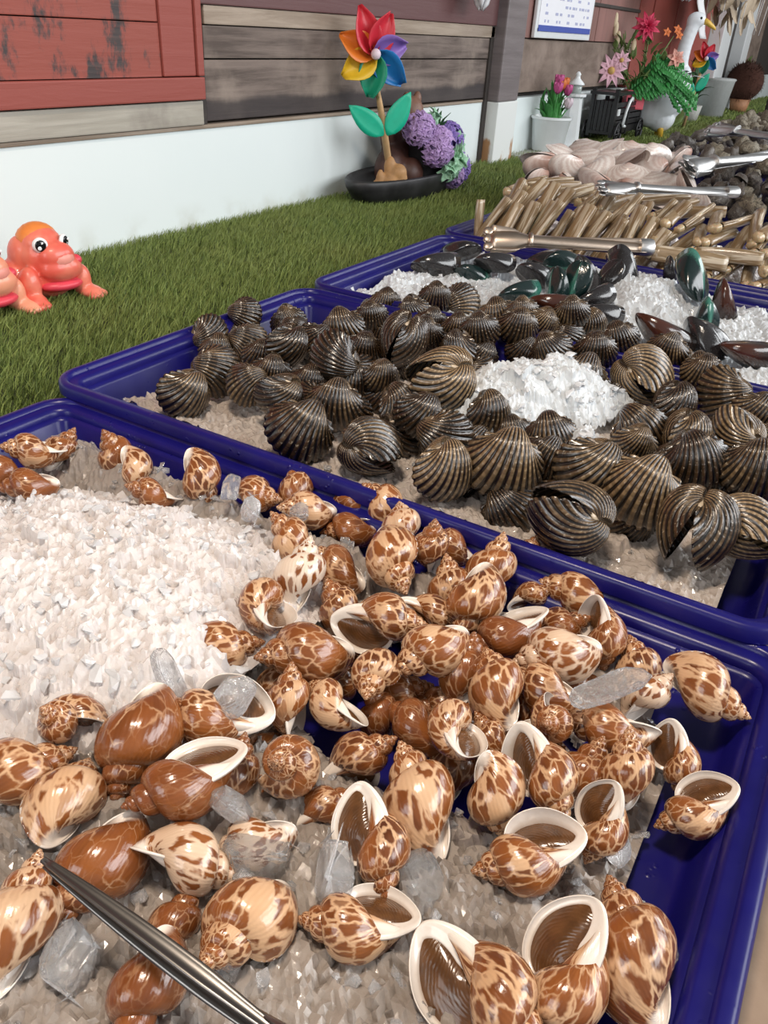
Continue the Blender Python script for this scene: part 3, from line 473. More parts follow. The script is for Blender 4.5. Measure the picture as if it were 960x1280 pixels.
    plain('grey_plastic',(.45,.47,.46),.5); plain('white_cloth',(.82,.82,.84),.9,var=.05); plain('capiz',(.66,.54,.40),.3,var=.2,scale=10); plain('dry_brown',(.095,.035,.022),.95,var=.5,scale=120); plain('terracotta',(.50,.24,.12),.6,var=.25)
    plain('pale_stone',(.48,.48,.44),.7,var=.2); plain('paper',(.86,.86,.90),.6,var=.02); plain('sign_blue',(.06,.10,.42),.5,var=.05); plain('ink',(.45,.47,.66),.6,var=.1); plain('dark_wood',(.05,.04,.035),.7,var=.3); plain('glass_grey',(.40,.45,.43),.15,var=.2); plain('brown_soil',(.10,.06,.035),.9,var=.4); plain('far_wall',(.25,.20,.16),.8,var=.2,scale=4)
mk_materials()
# ------------------------------------------------------------------ mesh tools
class MB:
    def __init__(s): s.v=[]; s.f=[]; s.uv=None
    def add(s,v,f):
        b=len(s.v); s.v.extend([tuple(x) for x in v]); s.f.extend([tuple(b+i for i in q) for q in f]); return s
    def box(s,c,d,rot=None,bev=0):
        x,y,z=[k/2 for k in d]
        if bev:
            e=bev; pts=[]; 
            bm=bmesh.new(); bmesh.ops.create_cube(bm,size=1)
            for v in bm.verts: v.co=Vector((v.co.x*d[0],v.co.y*d[1],v.co.z*d[2]))
            bmesh.ops.bevel(bm,geom=list(bm.edges),offset=e,segments=2,affect='EDGES',profile=.6)
            vs=[v.co.copy() for v in bm.verts]; bm.verts.index_update(); fs=[[v.index for v in f.verts] for f in bm.faces]; bm.free()
        else:
            vs=[Vector((a*x,b*y,c_*z)) for a in (-1,1) for b in (-1,1) for c_ in (-1,1)]
            fs=[(0,1,3,2),(4,6,7,5),(0,4,5,1),(2,3,7,6),(0,2,6,4),(1,5,7,3)]
        if rot is not None: vs=[rot@v for v in vs]
        return s.add([v+Vector(c) for v in vs],fs)
    def lathe(s,prof,n=24,c=(0,0,0),rot=None,sx=1,sy=1):
        vs=[];fs=[]
        for r,z in prof:
            for i in range(n):
                a=2*PI*i/n; vs.append(Vector((r*math.cos(a)*sx,r*math.sin(a)*sy,z)))
        for j in range(len(prof)-1):
            for i in range(n):
                k=(i+1)%n; fs.append((j*n+i,j*n+k,(j+1)*n+k,(j+1)*n+i))
        fs.append(tuple(range(n-1,-1,-1))); fs.append(tuple((len(prof)-1)*n+i for i in range(n)))
        if rot is not None: vs=[rot@v for v in vs]
        return s.add([v+Vector(c) for v in vs],fs)
    def ell(s,c,d,rot=None,n=16,m=10):
        prof=[(max(1e-4,math.sin(PI*j/m)),-math.cos(PI*j/m)) for j in range(m+1)]
        vs=[];fs=[]
        for r,z in prof:
            for i in range(n):
                a=2*PI*i/n; vs.append(Vector((r*math.cos(a)*d[0],r*math.sin(a)*d[1],z*d[2])))
        for j in range(m):
            for i in range(n):
                k=(i+1)%n; fs.append((j*n+i,j*n+k,(j+1)*n+k,(j+1)*n+i))
        if rot is not None: vs=[rot@v for v in vs]
        return s.add([v+Vector(c) for v in vs],fs)
    def tube(s,pts,rad,n=10,flat=1.0,upv=(0,0,1)):
        pts=[Vector(p) for p in pts]; vs=[];fs=[]
        if not isinstance(rad,(list,tuple)): rad=[rad]*len(pts)
        for i,p in enumerate(pts):
            d=(pts[min(i+1,len(pts)-1)]-pts[max(i-1,0)]).normalized()
            u=Vector(upv); 
            if abs(d.dot(u))>.97: u=Vector((0,1,0)) if abs(d.y)<.9 else Vector((1,0,0))
            sx=d.cross(u).normalized(); sz=sx.cross(d)
            for k in range(n):
                a=2*PI*k/n; vs.append(p+sx*math.cos(a)*rad[i]+sz*math.sin(a)*rad[i]*flat)
        for j in range(len(pts)-1):
            for k in range(n):
                q=(k+1)%n; fs.append((j*n+k,j*n+q,(j+1)*n+q,(j+1)*n+k))
        fs.append(tuple(range(n-1,-1,-1))); fs.append(tuple((len(pts)-1)*n+k for k in range(n)))
        return s.add(vs,fs)
    def sheet(s,grid,th=.001):
        # grid: rows of points -> thick sheet
        R_=len(grid); C_=len(grid[0]); P=[[Vector(p) for p in r] for r in grid]
        vs=[];nrm=[]
        for i in range(R_):
            for j in range(C_):
                a=P[min(i+1,R_-1)][j]-P[max(i-1,0)][j]; b=P[i][min(j+1,C_-1)]-P[i][max(j-1,0)]
                n_=a.cross(b); n_=n_.normalized() if n_.length>1e-12 else Vector((0,0,1)); nrm.append(n_)
        fl=[p for r in P for p in r]
        vs=[p+n_*th/2 for p,n_ in zip(fl,nrm)]+[p-n_*th/2 for p,n_ in zip(fl,nrm)]
        fs=[];N=R_*C_
        for i in range(R_-1):
            for j in range(C_-1):
                a,b,c,d=i*C_+j,i*C_+j+1,(i+1)*C_+j+1,(i+1)*C_+j
                fs.append((a,b,c,d)); fs.append((N+d,N+c,N+b,N+a))
        edge=[(i,0) for i in range(R_)]+[(R_-1,j) for j in range(1,C_)]+[(i,C_-1) for i in range(R_-2,-1,-1)]+[(0,j) for j in range(C_-2,0,-1)]
        ids=[i*C_+j for i,j in edge]
        for a,b in zip(ids,ids[1:]+ids[:1]): fs.append((a,b,N+b,N+a))
        return s.add(vs,fs)
    def leaf(s,base,tip,w,bend=0,th=.0008,n=6,up=(0,0,1),cup=.15,shape=.5):
        b=Vector(base);t=Vector(tip);d=t-b;L=d.length; dn=d.normalized(); u=Vector(up)
        sd=dn.cross(u); sd=sd.normalized() if sd.length>1e-6 else Vector((1,0,0)); nn=sd.cross(dn)
        g=[]
        for i in range(n+1):
            q=i/n; ww=w*(math.sin(PI*min(1,max(.02,q**shape)))**.8 if q<1 else .03)
            c=b+d*q+nn*(bend*L*math.sin(PI*q*.5*1.6))
            g.append([c+sd*ww*k*.5+nn*abs(k)*ww*cup for k in (-1,-.5,0,.5,1)])
        return s.sheet(g,th)
    def obj(s,name,mat,parent=None,smooth=True,loc=None):
        me=bpy.data.meshes.new(name); me.from_pydata([tuple(v) for v in s.v],[],s.f); me.update()
        return link(name,me,mat,parent,smooth,loc)
def link(name,me,mat,parent=None,smooth=True,loc=None):
    if mat is not None and not me.materials: me.materials.append(M[mat] if isinstance(mat,str) else mat)
    if smooth: me.polygons.foreach_set('use_smooth',[True]*len(me.polygons))
    o=bpy.data.objects.new(name,me); COL.objects.link(o)
    if parent is not None: o.parent=parent
    if loc is not None: o.location=loc
    return o
def sharp(o,deg=35):
    me=o.data; bm=bmesh.new(); bm.from_mesh(me); a=math.radians(deg)
    for e in bm.edges:
        if len(e.link_faces)==2 and e.calc_face_angle(0)>a: e.smooth=False
    bm.to_mesh(me); bm.free(); return o
def tag(o,label,cat,group=None,kind=None):
    if label: o['label']=label
    if cat: o['category']=cat
    if group: o['group']=group
    if kind: o['kind']=kind
    return o
def thing(name,label,cat,loc=(0,0,0),rz=0,group=None,rot=None):
    o=bpy.data.objects.new(name,None); COL.objects.link(o); o.location=loc; o.empty_display_size=.02
    if rot is not None: o.rotation_mode='QUATERNION'; o.rotation_quaternion=rot
    else: o.rotation_euler=(0,0,rz)
    return tag(o,label,cat,group)
def struct(o): o['kind']='structure'; return o
def blob(name,prims,mat,parent,voxel=.004,smooth_it=6,loc=None):
    mb=MB()
    for c,d,*r in prims: mb.ell(c,d,r[0] if r else None,20,14)
    o=mb.obj('tmp',mat)
    md=o.modifiers.new('r','REMESH'); md.mode='VOXEL'; md.voxel_size=voxel
    s=o.modifiers.new('s','SMOOTH'); s.iterations=smooth_it; s.factor=.5
    dg=bpy.context.evaluated_depsgraph_get(); dg.update()
    me=bpy.data.meshes.new_from_object(o.evaluated_get(dg)); me.name=name
    old=o.data; bpy.data.objects.remove(o); bpy.data.meshes.remove(old)
    me.materials.clear(); 
    return link(name,me,mat,parent,True,loc)
def npmesh(name,V,F,UV=None):
    me=bpy.data.meshes.new(name); me.from_pydata(V.tolist() if hasattr(V,'tolist') else V,[],F.tolist() if hasattr(F,'tolist') else F)
    if UV is not None:
        l=me.uv_layers.new(name='UVMap'); idx=np.empty(len(me.loops),int); me.loops.foreach_get('vertex_index',idx)
        l.data.foreach_set('uv',np.asarray(UV)[idx].astype(np.float32).ravel())
    me.update(); return me
def grid_faces(a,b,closed=False,flip=False):
    F=[]
    for i in range(a-1):
        for j in range(b if closed else b-1):
            k=(j+1)%b; q=(i*b+j,i*b+k,(i+1)*b+k,(i+1)*b+j)
            F.append(q[::-1] if flip else q)
    return F
# ------------------------------------------------------------------ babylon snail (unit length, apex +z, mouth opens to +y on the -x side)
def section(ph,RC=.130,AR=.240,H=.625):
    c,s=np.cos(ph),np.sin(ph)
    up=np.where(s>0,.29,.36)
    rr=RC+AR*np.sign(c)*np.abs(c)**.9
    rr=np.where(s<0,RC+(rr-RC)*(1-.30*s*s)-.045*s*s,rr)
    zz=-H+up*np.sign(s)*np.abs(s)**np.where(s>0,.85,1.0)
    return rr,zz
ZC=.52
def snail_meshes(var):
    W=[1.86,1.78,1.96][var]; b=math.log(W)/(2*PI)
    turns=5.2; nt=int(turns*36); nph=30
    th=np.linspace(-turns*2*PI,0,nt); ph=np.linspace(-PI,PI,nph,endpoint=False)
    r0,z0=section(ph)
    V=[];UV=[]
    for t in th:
        s=math.exp(b*t); fl=1+.015*math.exp(t/.10)
        ang=PI-t
        rc=.125; r=(rc+(r0-rc)*fl)*s; z=(-.635+(z0+.635)*fl)*s
        V.append(np.c_[r*math.cos(ang),r*math.sin(ang),z+ZC]); UV.append(np.c_[np.full(nph,t/(2*PI)*1.9),ph/(2*PI)*1.3])
    V=np.concatenate(V);UV=np.concatenate(UV)
    shell=npmesh('shell',V,grid_faces(nt,nph,True),UV)
    # lip: ring along the mouth edge and the inner wall
    nph2=48; p2=np.linspace(0,2*PI,nph2,endpoint=False); r1,z1=section(p2)
    inner=np.clip((-np.cos(p2)+.15)/1.0,0,1)       # columella side
    low=np.clip(-np.sin(p2),0,1)
    k=np.maximum(inner,.55*low*inner)
    wd=.006+.09*k
    rc,zc=.125,-.66
    rows=[]; us=[]
    def row(t,fac,out,u,dy=0):
        ang=PI-t; f=fac
        r=rc+(r1-rc)*f; z=zc+(z1-zc)*f
        # push outward along section by out
        dr=(r1-rc);dz=(z1-zc);L=np.sqrt(dr*dr+dz*dz)
        r=r+dr/L*out; z=z+dz/L*out; s=math.exp(b*t)
        x=r*s*math.cos(ang); y=r*s*math.sin(ang)
        rows.append(np.c_[x,y+dy,z*s+ZC]); us.append(np.full(nph2,u))
    row(-.10-.25*0,1.0,.016*k-.001,0.0); row(-.03,1.006,.022*k+.0005,0,0); row(0.0,1.008,.016*k+.0005,0,.002+.020*k)
    row(0.012,1.0,-.004-.012*k,0,.003+.026*k); row(-.01,.99,-.5*wd-.02*k,0,.001+.012*k); row(-.14,.97,-wd*.9-.035*k,.1)
    depth=[.34,.60,.24][var]
    row(-depth*.5,.92,-wd-.03*k,.45); row(-depth,.88,-wd-.03*k,.8); row(-depth-.3,.84,-wd-.03*k,1.0)
    Vl=np.concatenate(rows); UVl=np.c_[np.concatenate(us),np.tile(p2/(2*PI),len(rows))]
    lip=npmesh('lip',Vl,grid_faces(len(rows),nph2,True),UVl)
    # operculum: domed horny plate inside the mouth
    t=-depth*.75; ring=rows[7]*.55+rows[6]*.45; cen=ring.mean(0)
    nrm=np.array([math.sin(PI-t),-math.cos(PI-t),0]); Vo=[cen[None]+nrm*.035]
    for q in (.25,.5,.75,.92,1.06): Vo.append(cen+(ring-cen)*q+nrm*.035*(1-q*q))
    Vo=np.concatenate(Vo); Fo=[(0,1+j,1+(j+1)%nph2) for j in range(nph2)]
    for i in range(4): Fo+= [(1+i*nph2+j,1+(i+1)*nph2+j,1+(i+1)*nph2+(j+1)%nph2,1+i*nph2+(j+1)%nph2) for j in range(nph2)]
    op=npmesh('operculum',Vo,Fo)
    return shell,lip,op
SNM=[snail_meshes(i) for i in range(3)]
def stamp(parts,name,label,cat,loc,q,sc,group,tone=None):
    o=thing(name,label,cat,loc,group=group,rot=Quaternion(q)); o.scale=(sc,)*3
    for nm,me,mat in parts:
        c=link(nm,me,mat,o)
        if tone is not None: c['tone']=float(tone)
    return o
def sized(me,dim=1.0): return me
def build_snails():
    for i,(x,y,z,a,b,c,d,L,tone,lab,f) in enumerate(SN):
        s,l,op=SNM[(i*7+i//3)%3]
        g='spotted sea snails hidden low in the pile' if f else 'spotted sea snails in the first blue tray'
        o=stamp([('shell',s,'snail'),('lip',l,'lip'),('operculum',op,'oper')],'sea_snail','spotted sea snail '+lab,'sea snail',(x,y,z),(a,b,c,d),L,g,tone)
# ------------------------------------------------------------------ bivalve valves: log-spiral about the hinge axis
def valve(margin,k,tmax,nt,ribs=0,amp=0,side=1,name='valve',ribpow=1.0,uvk=1.0):
    n=len(margin); V=[];UV=[]
    m=np.array(margin)
    tg=np.gradient(m,axis=0); nr_=np.c_[tg[:,1],-tg[:,0]]; nr_/=np.linalg.norm(nr_,axis=1)[:,None]+1e-9
    if (nr_*(m-m.mean(0))).sum()<0: nr_=-nr_
    u=np.linspace(0,ribs if ribs else 1,n)
    for i in range(nt):
        q=(i/(nt-1))**1.15; t=q*tmax; s=math.exp(-k*t)
        mm=m.copy()
        if ribs:
            fr=np.abs((u%1)-.5); prof=np.clip((.42-fr)/.2,0,1)
            mm=mm+nr_*((prof*amp)[:,None])
            # ribs also lift out of the surface: scale slightly
            lift=1+prof*amp*1.3*math.sin(min(t,PI/2))
        else: lift=1
        x=mm[:,0]*s*(1 if True else 1); yy=-mm[:,1]*math.sin(t)*s*lift; zz=mm[:,1]*math.cos(t)*s*lift
        V.append(np.c_[x,side*yy,zz]); UV.append(np.c_[u,np.full(n,q*uvk)])
    V=np.concatenate(V);UV=np.concatenate(UV); F=grid_faces(nt,n,False,side<0)
    # close the umbo tip
    b=(nt-1)*n; F.append(tuple(range(b,b+n)))
    return V,F,UV
def inner_skin(V,F,UV,nt,n,k=.90):
    # a concave inside wall so that open shells are hollow
    V2=V.copy(); V2[:,1]*=k; V2[:,0]*=.97; V2[:,2]=V2[:,2]*.97
    b=len(V); F2=[tuple(b+i for i in f[::-1]) for f in F]
    rim=[(j,b+j,b+j+1,j+1) for j in range(n-1)]
    return np.r_[V,V2],F+F2+rim,np.r_[UV,UV]
def cockle_mesh(side):
    n=20*6+1; t=np.linspace(-2.62,2.62,n)
    mx=.60*np.sin(t)*(1+.06*np.sin(t)); mz=-.43-.50*np.cos(t)
    V,F,UV=valve(np.c_[mx,mz],.60,2.75,26,20,.030,side)
    V,F,UV=inner_skin(V,F,UV,26,n)
    V[:,2]+=.42
    return npmesh('valve',V,F,UV)
CKM=[cockle_mesh(1),cockle_mesh(-1)]
def build_cockles():
    lg=MB(); lg.tube([(-.26,0,.40),(-.1,0,.43),(.1,0,.43),(.26,0,.40)],[.02,.05,.05,.02],8,.6)
    lgm=lg.obj('tmp','flesh'); lme=lgm.data; bpy.data.objects.remove(lgm)
    for x,y,z,a,b,c,d,L,tone,gape,lab in CO:
        o=thing('blood_cockle',lab,'shellfish',(x,y,z),group='blood cockles low in the pile' if 'low in the pile' in lab else 'blood cockles in the second blue tray',rot=Quaternion((a,b,c,d))); o.scale=(L,)*3
        for s,me in ((1,CKM[0]),(-1,CKM[1])):
            v=link('valve',me,'cockle',o); v['tone']=float(tone)
            g=math.radians(gape/2)*s
            # open about the hinge line at z=.42
            v.matrix_local=Matrix.Translation((0,0,.42))@Matrix.Rotation(g,4,'X')@Matrix.Translation((0,.004*s,-.42))
        h=link('hinge_ligament',lme,'flesh',o)
def mussel_mesh(side):
    n=61; t=np.linspace(-2.9,2.9,n)
    q=(1-np.cos(t))/2                     # 0 far end .. 1 at beak
    mx=.33*np.sign(np.sin(t))*np.abs(np.sin(t))**.72*(1-.62*q)+.035*np.sin(PI*(1-q)); mz=-.5-.5*np.cos(t)
    V,F,UV=valve(np.c_[mx,mz],1.6,2.4,18,0,0,side)
    # deepen: mussels are plump, keep the crest near the beak
    V[:,1]*=1.45; V,F,UV=inner_skin(V,F,UV,18,n); V[:,2]+=.5
    return npmesh('valve',V,F,UV)
MUM=[mussel_mesh(1),mussel_mesh(-1)]
def build_mussels():
    mats=['mussel_black','mussel_green','mussel_brown']; me=[[m.copy() for m in MUM] for _ in range(3)]
    for k in range(3):
        for m in me[k]: m.materials.append(M[mats[k]])
    for x,y,z,a,b,c,d,L,kind,lab in MU:
        o=thing('mussel','mussel, '+lab,'shellfish',(x,y,z),group='mussels on the ice of the third tray',rot=Quaternion((a,b,c,d))); o.scale=(L,)*3
        for s in (0,1):
            v=link('valve',me[kind][s],None,o)
# ------------------------------------------------------------------ trays and ice
def tray(x0,x1,y0,y1,label,dz=0):
    prof=[(.034,-.0665),(.026,-.060),(.017,-.016),(.004,-.018),(0,-.016),(0,-.004),(.002,-.001),(.004,0),(.009,0),(.0115,-.0015),(.013,-.006),(.022,-.007),(.0245,-.0085),(.027,-.013),(.0275,-.020),(.031,-.021),(.0335,-.025),(.040,-.056),(.045,-.0625),(.053,-.064)]
    cx,cy=(x0+x1)/2,(y0+y1)/2; hx,hy=(x1-x0)/2,(y1-y0)/2; R0=.045; nc=8
    V=[];
    for ins,z in prof:
        r=max(R0-ins,.008); ax,ay=hx-ins-r,hy-ins-r
        for q,(sx,sy) in enumerate(((1,1),(-1,1),(-1,-1),(1,-1))):
            for j in range(nc):
                a=PI/2*q+PI/2*j/(nc-1); V.append((sx*ax+r*math.cos(a),sy*ay+r*math.sin(a),z))
    n=4*nc; F=grid_faces(len(prof),n,True); b=(len(prof)-1)*n
    F.append(tuple(b+i for i in range(n))); F.append(tuple(range(n-1,-1,-1)))
    me=npmesh('seafood_tray',np.array(V),F); o=link('seafood_tray',me,'tray',None,True,(cx,cy,RIM+dz)); sharp(o,50)
    return tag(o,label,'tray','blue plastic seafood trays in a row')
def ice_bed(name,x0,x1,y0,y1,hf,mat,label,res=.004,cell=.016,amp=.010,parent=None,cut=None,seed=1,chips=0,chipmat='chip'):
    g=np.random.default_rng(seed)
    xs=np.arange(x0,x1,res); ys=np.arange(y0,y1,res); X,Y=np.meshgrid(xs,ys,indexing='ij'); H=hf(X,Y)
    P=np.c_[X.ravel(),Y.ravel()]; tot=np.zeros(len(P))
    for cs,am,sv in ((cell*1.7,amp,.12),(cell*.42,amp*.26,.42)):
        N=int((x1-x0)*(y1-y0)/cs**2); S=np.c_[g.uniform(x0,x1,N),g.uniform(y0,y1,N)]
        # nearest seed through a hash of buckets (vectorised by chunks)
        idx=np.empty(len(P),int)
        for c in range(0,len(P),4000):
            d=((P[c:c+4000,None]-S[None])**2).sum(2); idx[c:c+4000]=d.argmin(1)
        hh=g.uniform(-.5,.5,N); sl=g.normal(0,sv,(N,2))
        tot+=am*hh[idx]+((P-S[idx])*sl[idx]).sum(1)
    Z=H+tot.reshape(X.shape)
    V=np.c_[X.ravel(),Y.ravel(),Z.ravel()]; a,b=X.shape
    keep=(cut(X,Y) if cut else np.ones_like(X,bool))
    F=[]
    for i in range(a-1):
        for j in range(b-1):
            if keep[i,j]: F.append((i*b+j,(i+1)*b+j,(i+1)*b+j+1,i*b+j+1))
    # drop unused verts, add skirt thickness by duplicating the sheet at the tray floor
    used=np.unique(np.array(F).ravel()); mp=-np.ones(len(V),int); mp[used]=np.arange(len(used)); V=V[used]; F=mp[np.array(F)]
    me=npmesh(name,V,F)
    o=link(name,me,mat,parent,False); o['kind']='stuff'
    if label: tag(o,label,'crushed ice',None,'stuff')
    if chips:
        mb=MB(); ok=np.argwhere(keep)
        for q in range(chips):
            i,j=ok[g.integers(len(ok))]; s=g.uniform(.002,.0062)
            shard(mb,(xs[i],ys[j],Z[i,j]+s*.2),(s*g.uniform(.8,1.8),s,s*g.uniform(.4,.9)),g,9)
        c=mb.obj('ice_chips',chipmat,o,False); c['kind']='stuff'
    return o
def shard(mb,c,d,g,n=12,tilt=.8):
    bm=bmesh.new()
    for _ in range(n):
        p=g.normal(size=3); p/=np.linalg.norm(p)+1e-9; bm.verts.new((p[0]*d[0],p[1]*d[1],p[2]*d[2]))
    bmesh.ops.convex_hull(bm,input=list(bm.verts)); 
    for v in [v for v in bm.verts if not v.link_faces]: bm.verts.remove(v)
    bm.verts.index_update(); bm.faces.ensure_lookup_table()
    q=Quaternion(g.normal(size=3).tolist() and Vector(g.normal(size=3).tolist()).normalized(),g.uniform(-tilt,tilt))@Quaternion((0,0,1),g.uniform(0,6.3))
    vs=[q@v.co+Vector(c) for v in bm.verts]; fs=[[v.index for v in f.verts] for f in bm.faces]; bm.free()
    mb.add(vs,fs)
def gauss(X,Y,cx,cy,sx,sy,h,rot=0):
    c,s=math.cos(rot),math.sin(rot); dx,dy=X-cx,Y-cy; u=(dx*c+dy*s)/sx; v=(-dx*s+dy*c)/sy
    return h*np.exp(-.5*(u*u+v*v))
def plateau(X,Y,cx,cy,sx,sy,h,rot=0,p=4):
    c,s=math.cos(rot),math.sin(rot); dx,dy=X-cx,Y-cy; u=np.abs((dx*c+dy*s)/sx); v=np.abs((-dx*s+dy*c)/sy)
    return h*np.exp(-(u**p+v**p))
def build_trays():
    tray(.005,.604,-.066,.815,'blue plastic tray of spotted sea snails, beside the steel tong blade',-.017).scale.z=.74
    tray(.590,1.145,-.05,.835,'blue plastic tray heaped with brown ribbed cockles')
    tray(1.163,1.702,-.05,.845,'blue plastic tray of black mussels on ice')
    tray(1.720,2.272,-.02,.865,'blue plastic tray of tan razor clams')
    tray(2.290,2.84,.05,.965,'blue plastic tray of pinkish white clams behind the razor clams')
    tray(2.86,3.41,.08,.965,'blue plastic tray of dark rough shells under the silver tongs')
    tray(3.43,3.98,.10,.96,'blue plastic tray of dark shells past the middle tongs')
    tray(4.00,4.55,.10,.95,'blue plastic tray of grey shells under the last tongs')
    f=RIM-.064
    # tray 1: dry mound at the grass end, wet slush across the front
    def h1(X,Y): 
        return f+.004+plateau(X,Y,.33,.47,.165,.19,.074,.35,3)+gauss(X,Y,.30,.36,.05,.05,.012)
    ice_bed('ice_mound',.055,.52,.30,.75,h1,'ice','big mound of crushed white ice among spotted sea snails',res=.0026,cut=lambda X,Y:h1(X,Y)>f+.012,seed=3,cell=.018,amp=.009,chips=520,chipmat='frost')
    def h1b(X,Y):
        return f+.006+.034*np.exp(-(np.clip((X-.26)/.075,0,9))**2)*np.exp(-(np.clip((Y-.36)/.05,0,9))**2)*np.exp(-(np.clip((-.015-Y)/.02,0,9))**2)+gauss(X,Y,.55,.15,.05,.10,.02)*0
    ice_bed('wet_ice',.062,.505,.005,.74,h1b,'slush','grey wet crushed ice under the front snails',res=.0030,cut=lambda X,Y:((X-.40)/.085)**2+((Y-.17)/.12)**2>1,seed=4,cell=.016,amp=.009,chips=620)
    def h1c(X,Y): return f+.004+.030*np.exp(-((X-.53)/.03)**2)
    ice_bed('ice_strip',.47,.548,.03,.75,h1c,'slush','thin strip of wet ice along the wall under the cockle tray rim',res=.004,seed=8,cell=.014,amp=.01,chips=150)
    # tray 2
    def h2(X,Y):
        return f+.018+.010*np.exp(-((X-.66)/.06)**2)
    ice_bed('cockle_ice',.65,1.09,.015,.77,h2,'tanice','layer of crushed ice showing below the cockles',res=.0042,seed=5,cell=.016,amp=.007,chips=160)
    def h2b(X,Y):
        return f+.01+plateau(X,Y,.945,.325,.16,.075,.088,-.5,3)+gauss(X,Y,.82,.205,.055,.035,.072)
    ice_bed('ice_heap',.74,1.135,.12,.50,h2b,'heap','white heap of crushed ice spilling over the cockles',res=.0028,seed=6,cell=.016,amp=.013,cut=lambda X,Y:h2b(X,Y)>f+.035,chips=420,chipmat='frost')
    # tray 3
    def h3(X,Y): return f+.040+plateau(X,Y,1.52,.33,.10,.075,.040,.3,3)+.028*np.exp(-((X-1.66)/.06)**2)*np.exp(-((Y-.42)/.22)**2)+.004*np.sin(X*40)*np.sin(Y*30)
    ice_bed('mussel_ice',1.222,1.645,.012,.785,h3,'heap','wide bed of crushed ice beneath the black mussels',res=.0046,seed=7,cell=.02,amp=.009,chips=300,chipmat='frost')
    def h4(X,Y): return f+.03+0*X
    ice_bed('razor_ice',1.78,2.21,.04,.80,h4,'ice','thin bed of ice under the razor clams',res=.008,seed=9,cell=.03,amp=.008)
ICE=[ # x,y,z, long,wide,thick, yaw, tilt, mat, label
 ('upright clear ice sliver at the mound foot by the orange-white snail',.283,.318,.790,.030,.011,.006,1.35,.9,'block'),
 ('long flat ice flake lying across snails near the far corner',.445,.058,.802,.034,.011,.005,-.65,.15,'block'),
 ('clear jagged ice lump on the bare tray floor',.305,-.005,.752,.034,.021,.010,-.9,.2,'chip'),
 ('bright ice chip below the tall standing snail group',.236,.150,.775,.018,.013,.012,.4,.4,'chip'),
 ('ice spike pointing up between two front snails',.165,.170,.772,.020,.012,.010,.6,1.2,'block'),
 ('smooth white oval ice pebble at the bottom edge',.146,.108,.775,.014,.010,.007,.7,.3,'block'),
 ('clear ice lump at the tong tip corner',.122,.238,.770,.020,.015,.013,.3,.3,'chip'),
 ('clear ice cube by the far blue wall beside the hunched snail',.507,.433,.782,.014,.010,.010,.5,.5,'chip'),
 ('round clear ice bead against the far blue wall',.532,.392,.782,.010,.010,.008,.2,.2,'chip'),
 ('milky ice flake leaning on the far wall behind the hunched snail',.522,.470,.785,.016,.010,.005,.2,.9,'block'),
 ('cloudy ice piece between the pale spotted snail and the ice spike',.222,.196,.772,.022,.014,.010,2.2,.3,'block'),
 ('blue-grey ice piece leaning on the bold dark spotted snail',.232,.222,.785,.018,.010,.007,1.9,.7,'block'),
 ('glassy ice disc beside the wide-mouthed lowest snail',.352,.018,.765,.014,.012,.006,1.0,.8,'chip'),
 ('ice chunk on the largest open mouth snail near the mound',.296,.275,.795,.018,.014,.010,.1,.4,'chip'),
 ('grey ice block behind the two bottom mouth-up snails',.142,.030,.765,.016,.012,.010,.3,.3,'chip'),
 ('ice block sunk in slush beside the tall striped snail',.262,.108,.765,.022,.016,.010,.9,.3,'block'),
 ('thin ice wedge by the stout coiled snail',.198,.172,.770,.026,.012,.006,1.5,.6,'block'),
]
def build_chunks():
    g=np.random.default_rng(21)
    for lab,x,y,z,a,b,c,yaw,tilt,mat in ICE:
        bm=bmesh.new()
        for _ in range(26):
            p=g.normal(size=3); p/=np.linalg.norm(p); p=np.sign(p)*np.abs(p)**.7; bm.verts.new((p[0]*a,p[1]*b,p[2]*c))
        bmesh.ops.convex_hull(bm,input=list(bm.verts))
        for v in [v for v in bm.verts if not v.link_faces]: bm.verts.remove(v)
        bmesh.ops.bevel(bm,geom=list(bm.edges),offset=min(b,c)*.12,segments=2,affect='EDGES')
        me=bpy.data.meshes.new('ice_chunk'); bm.to_mesh(me); bm.free()
        o=link('ice_chunk',me,mat,None,False,(x,y,z)); o.rotation_euler=(tilt*.5,-tilt,yaw)
        tag(o,lab,'ice','loose ice pieces in the snail tray')
# ------------------------------------------------------------------ razor clams, pink clams, dark shells
def razor_parts(L=1.0):
    out=[]
    for s in (1,-1):
        mb=MB(); g=[]
        for i in range(13):
            q=i/12; z=(q-.5)*L; bow=.02*math.sin(PI*q)*L; w=.112*L*(1 if 0<i<12 else .92)
            row=[]
            for j in range(9):
                a=PI*j/8; row.append((math.cos(a)*w+bow,s*(math.sin(a)**.7*.058*L+.002),z))
            g.append(row if s>0 else row[::-1])
        mb.sheet(g,.006*L); o=mb.obj('valve','razor'); out.append(('valve',o.data,'razor')); bpy.data.objects.remove(o)
    mb=MB(); mb.tube([(0,0,-.49*L),(.005,0,-.53*L),(.01,.005,-.57*L),(.03,.01,-.60*L),(.035,.0,-.63*L)],[.085*L,.10*L,.078*L,.095*L,.055*L],10,.8,(0,1,0))
    mb.tube([(-.01,0,-.5*L),(-.03,-.005,-.56*L),(-.035,0,-.59*L)],[.06*L,.055*L,.03*L],8,.8,(0,1,0))
    o=mb.obj('siphon','siphon'); out.append(('siphon',o.data,'siphon')); bpy.data.objects.remove(o)
    mb=MB(); mb.ell((0,0,0),(.10*L,.058*L,.49*L),None,12,8); o=mb.obj('flesh','siphon'); out.append(('flesh',o.data,'siphon')); bpy.data.objects.remove(o)
    return out
def aim(d,roll=0):
    z=Vector(d).normalized(); q=z.to_track_quat('Z','Y'); return q@Quaternion((0,0,1),roll)
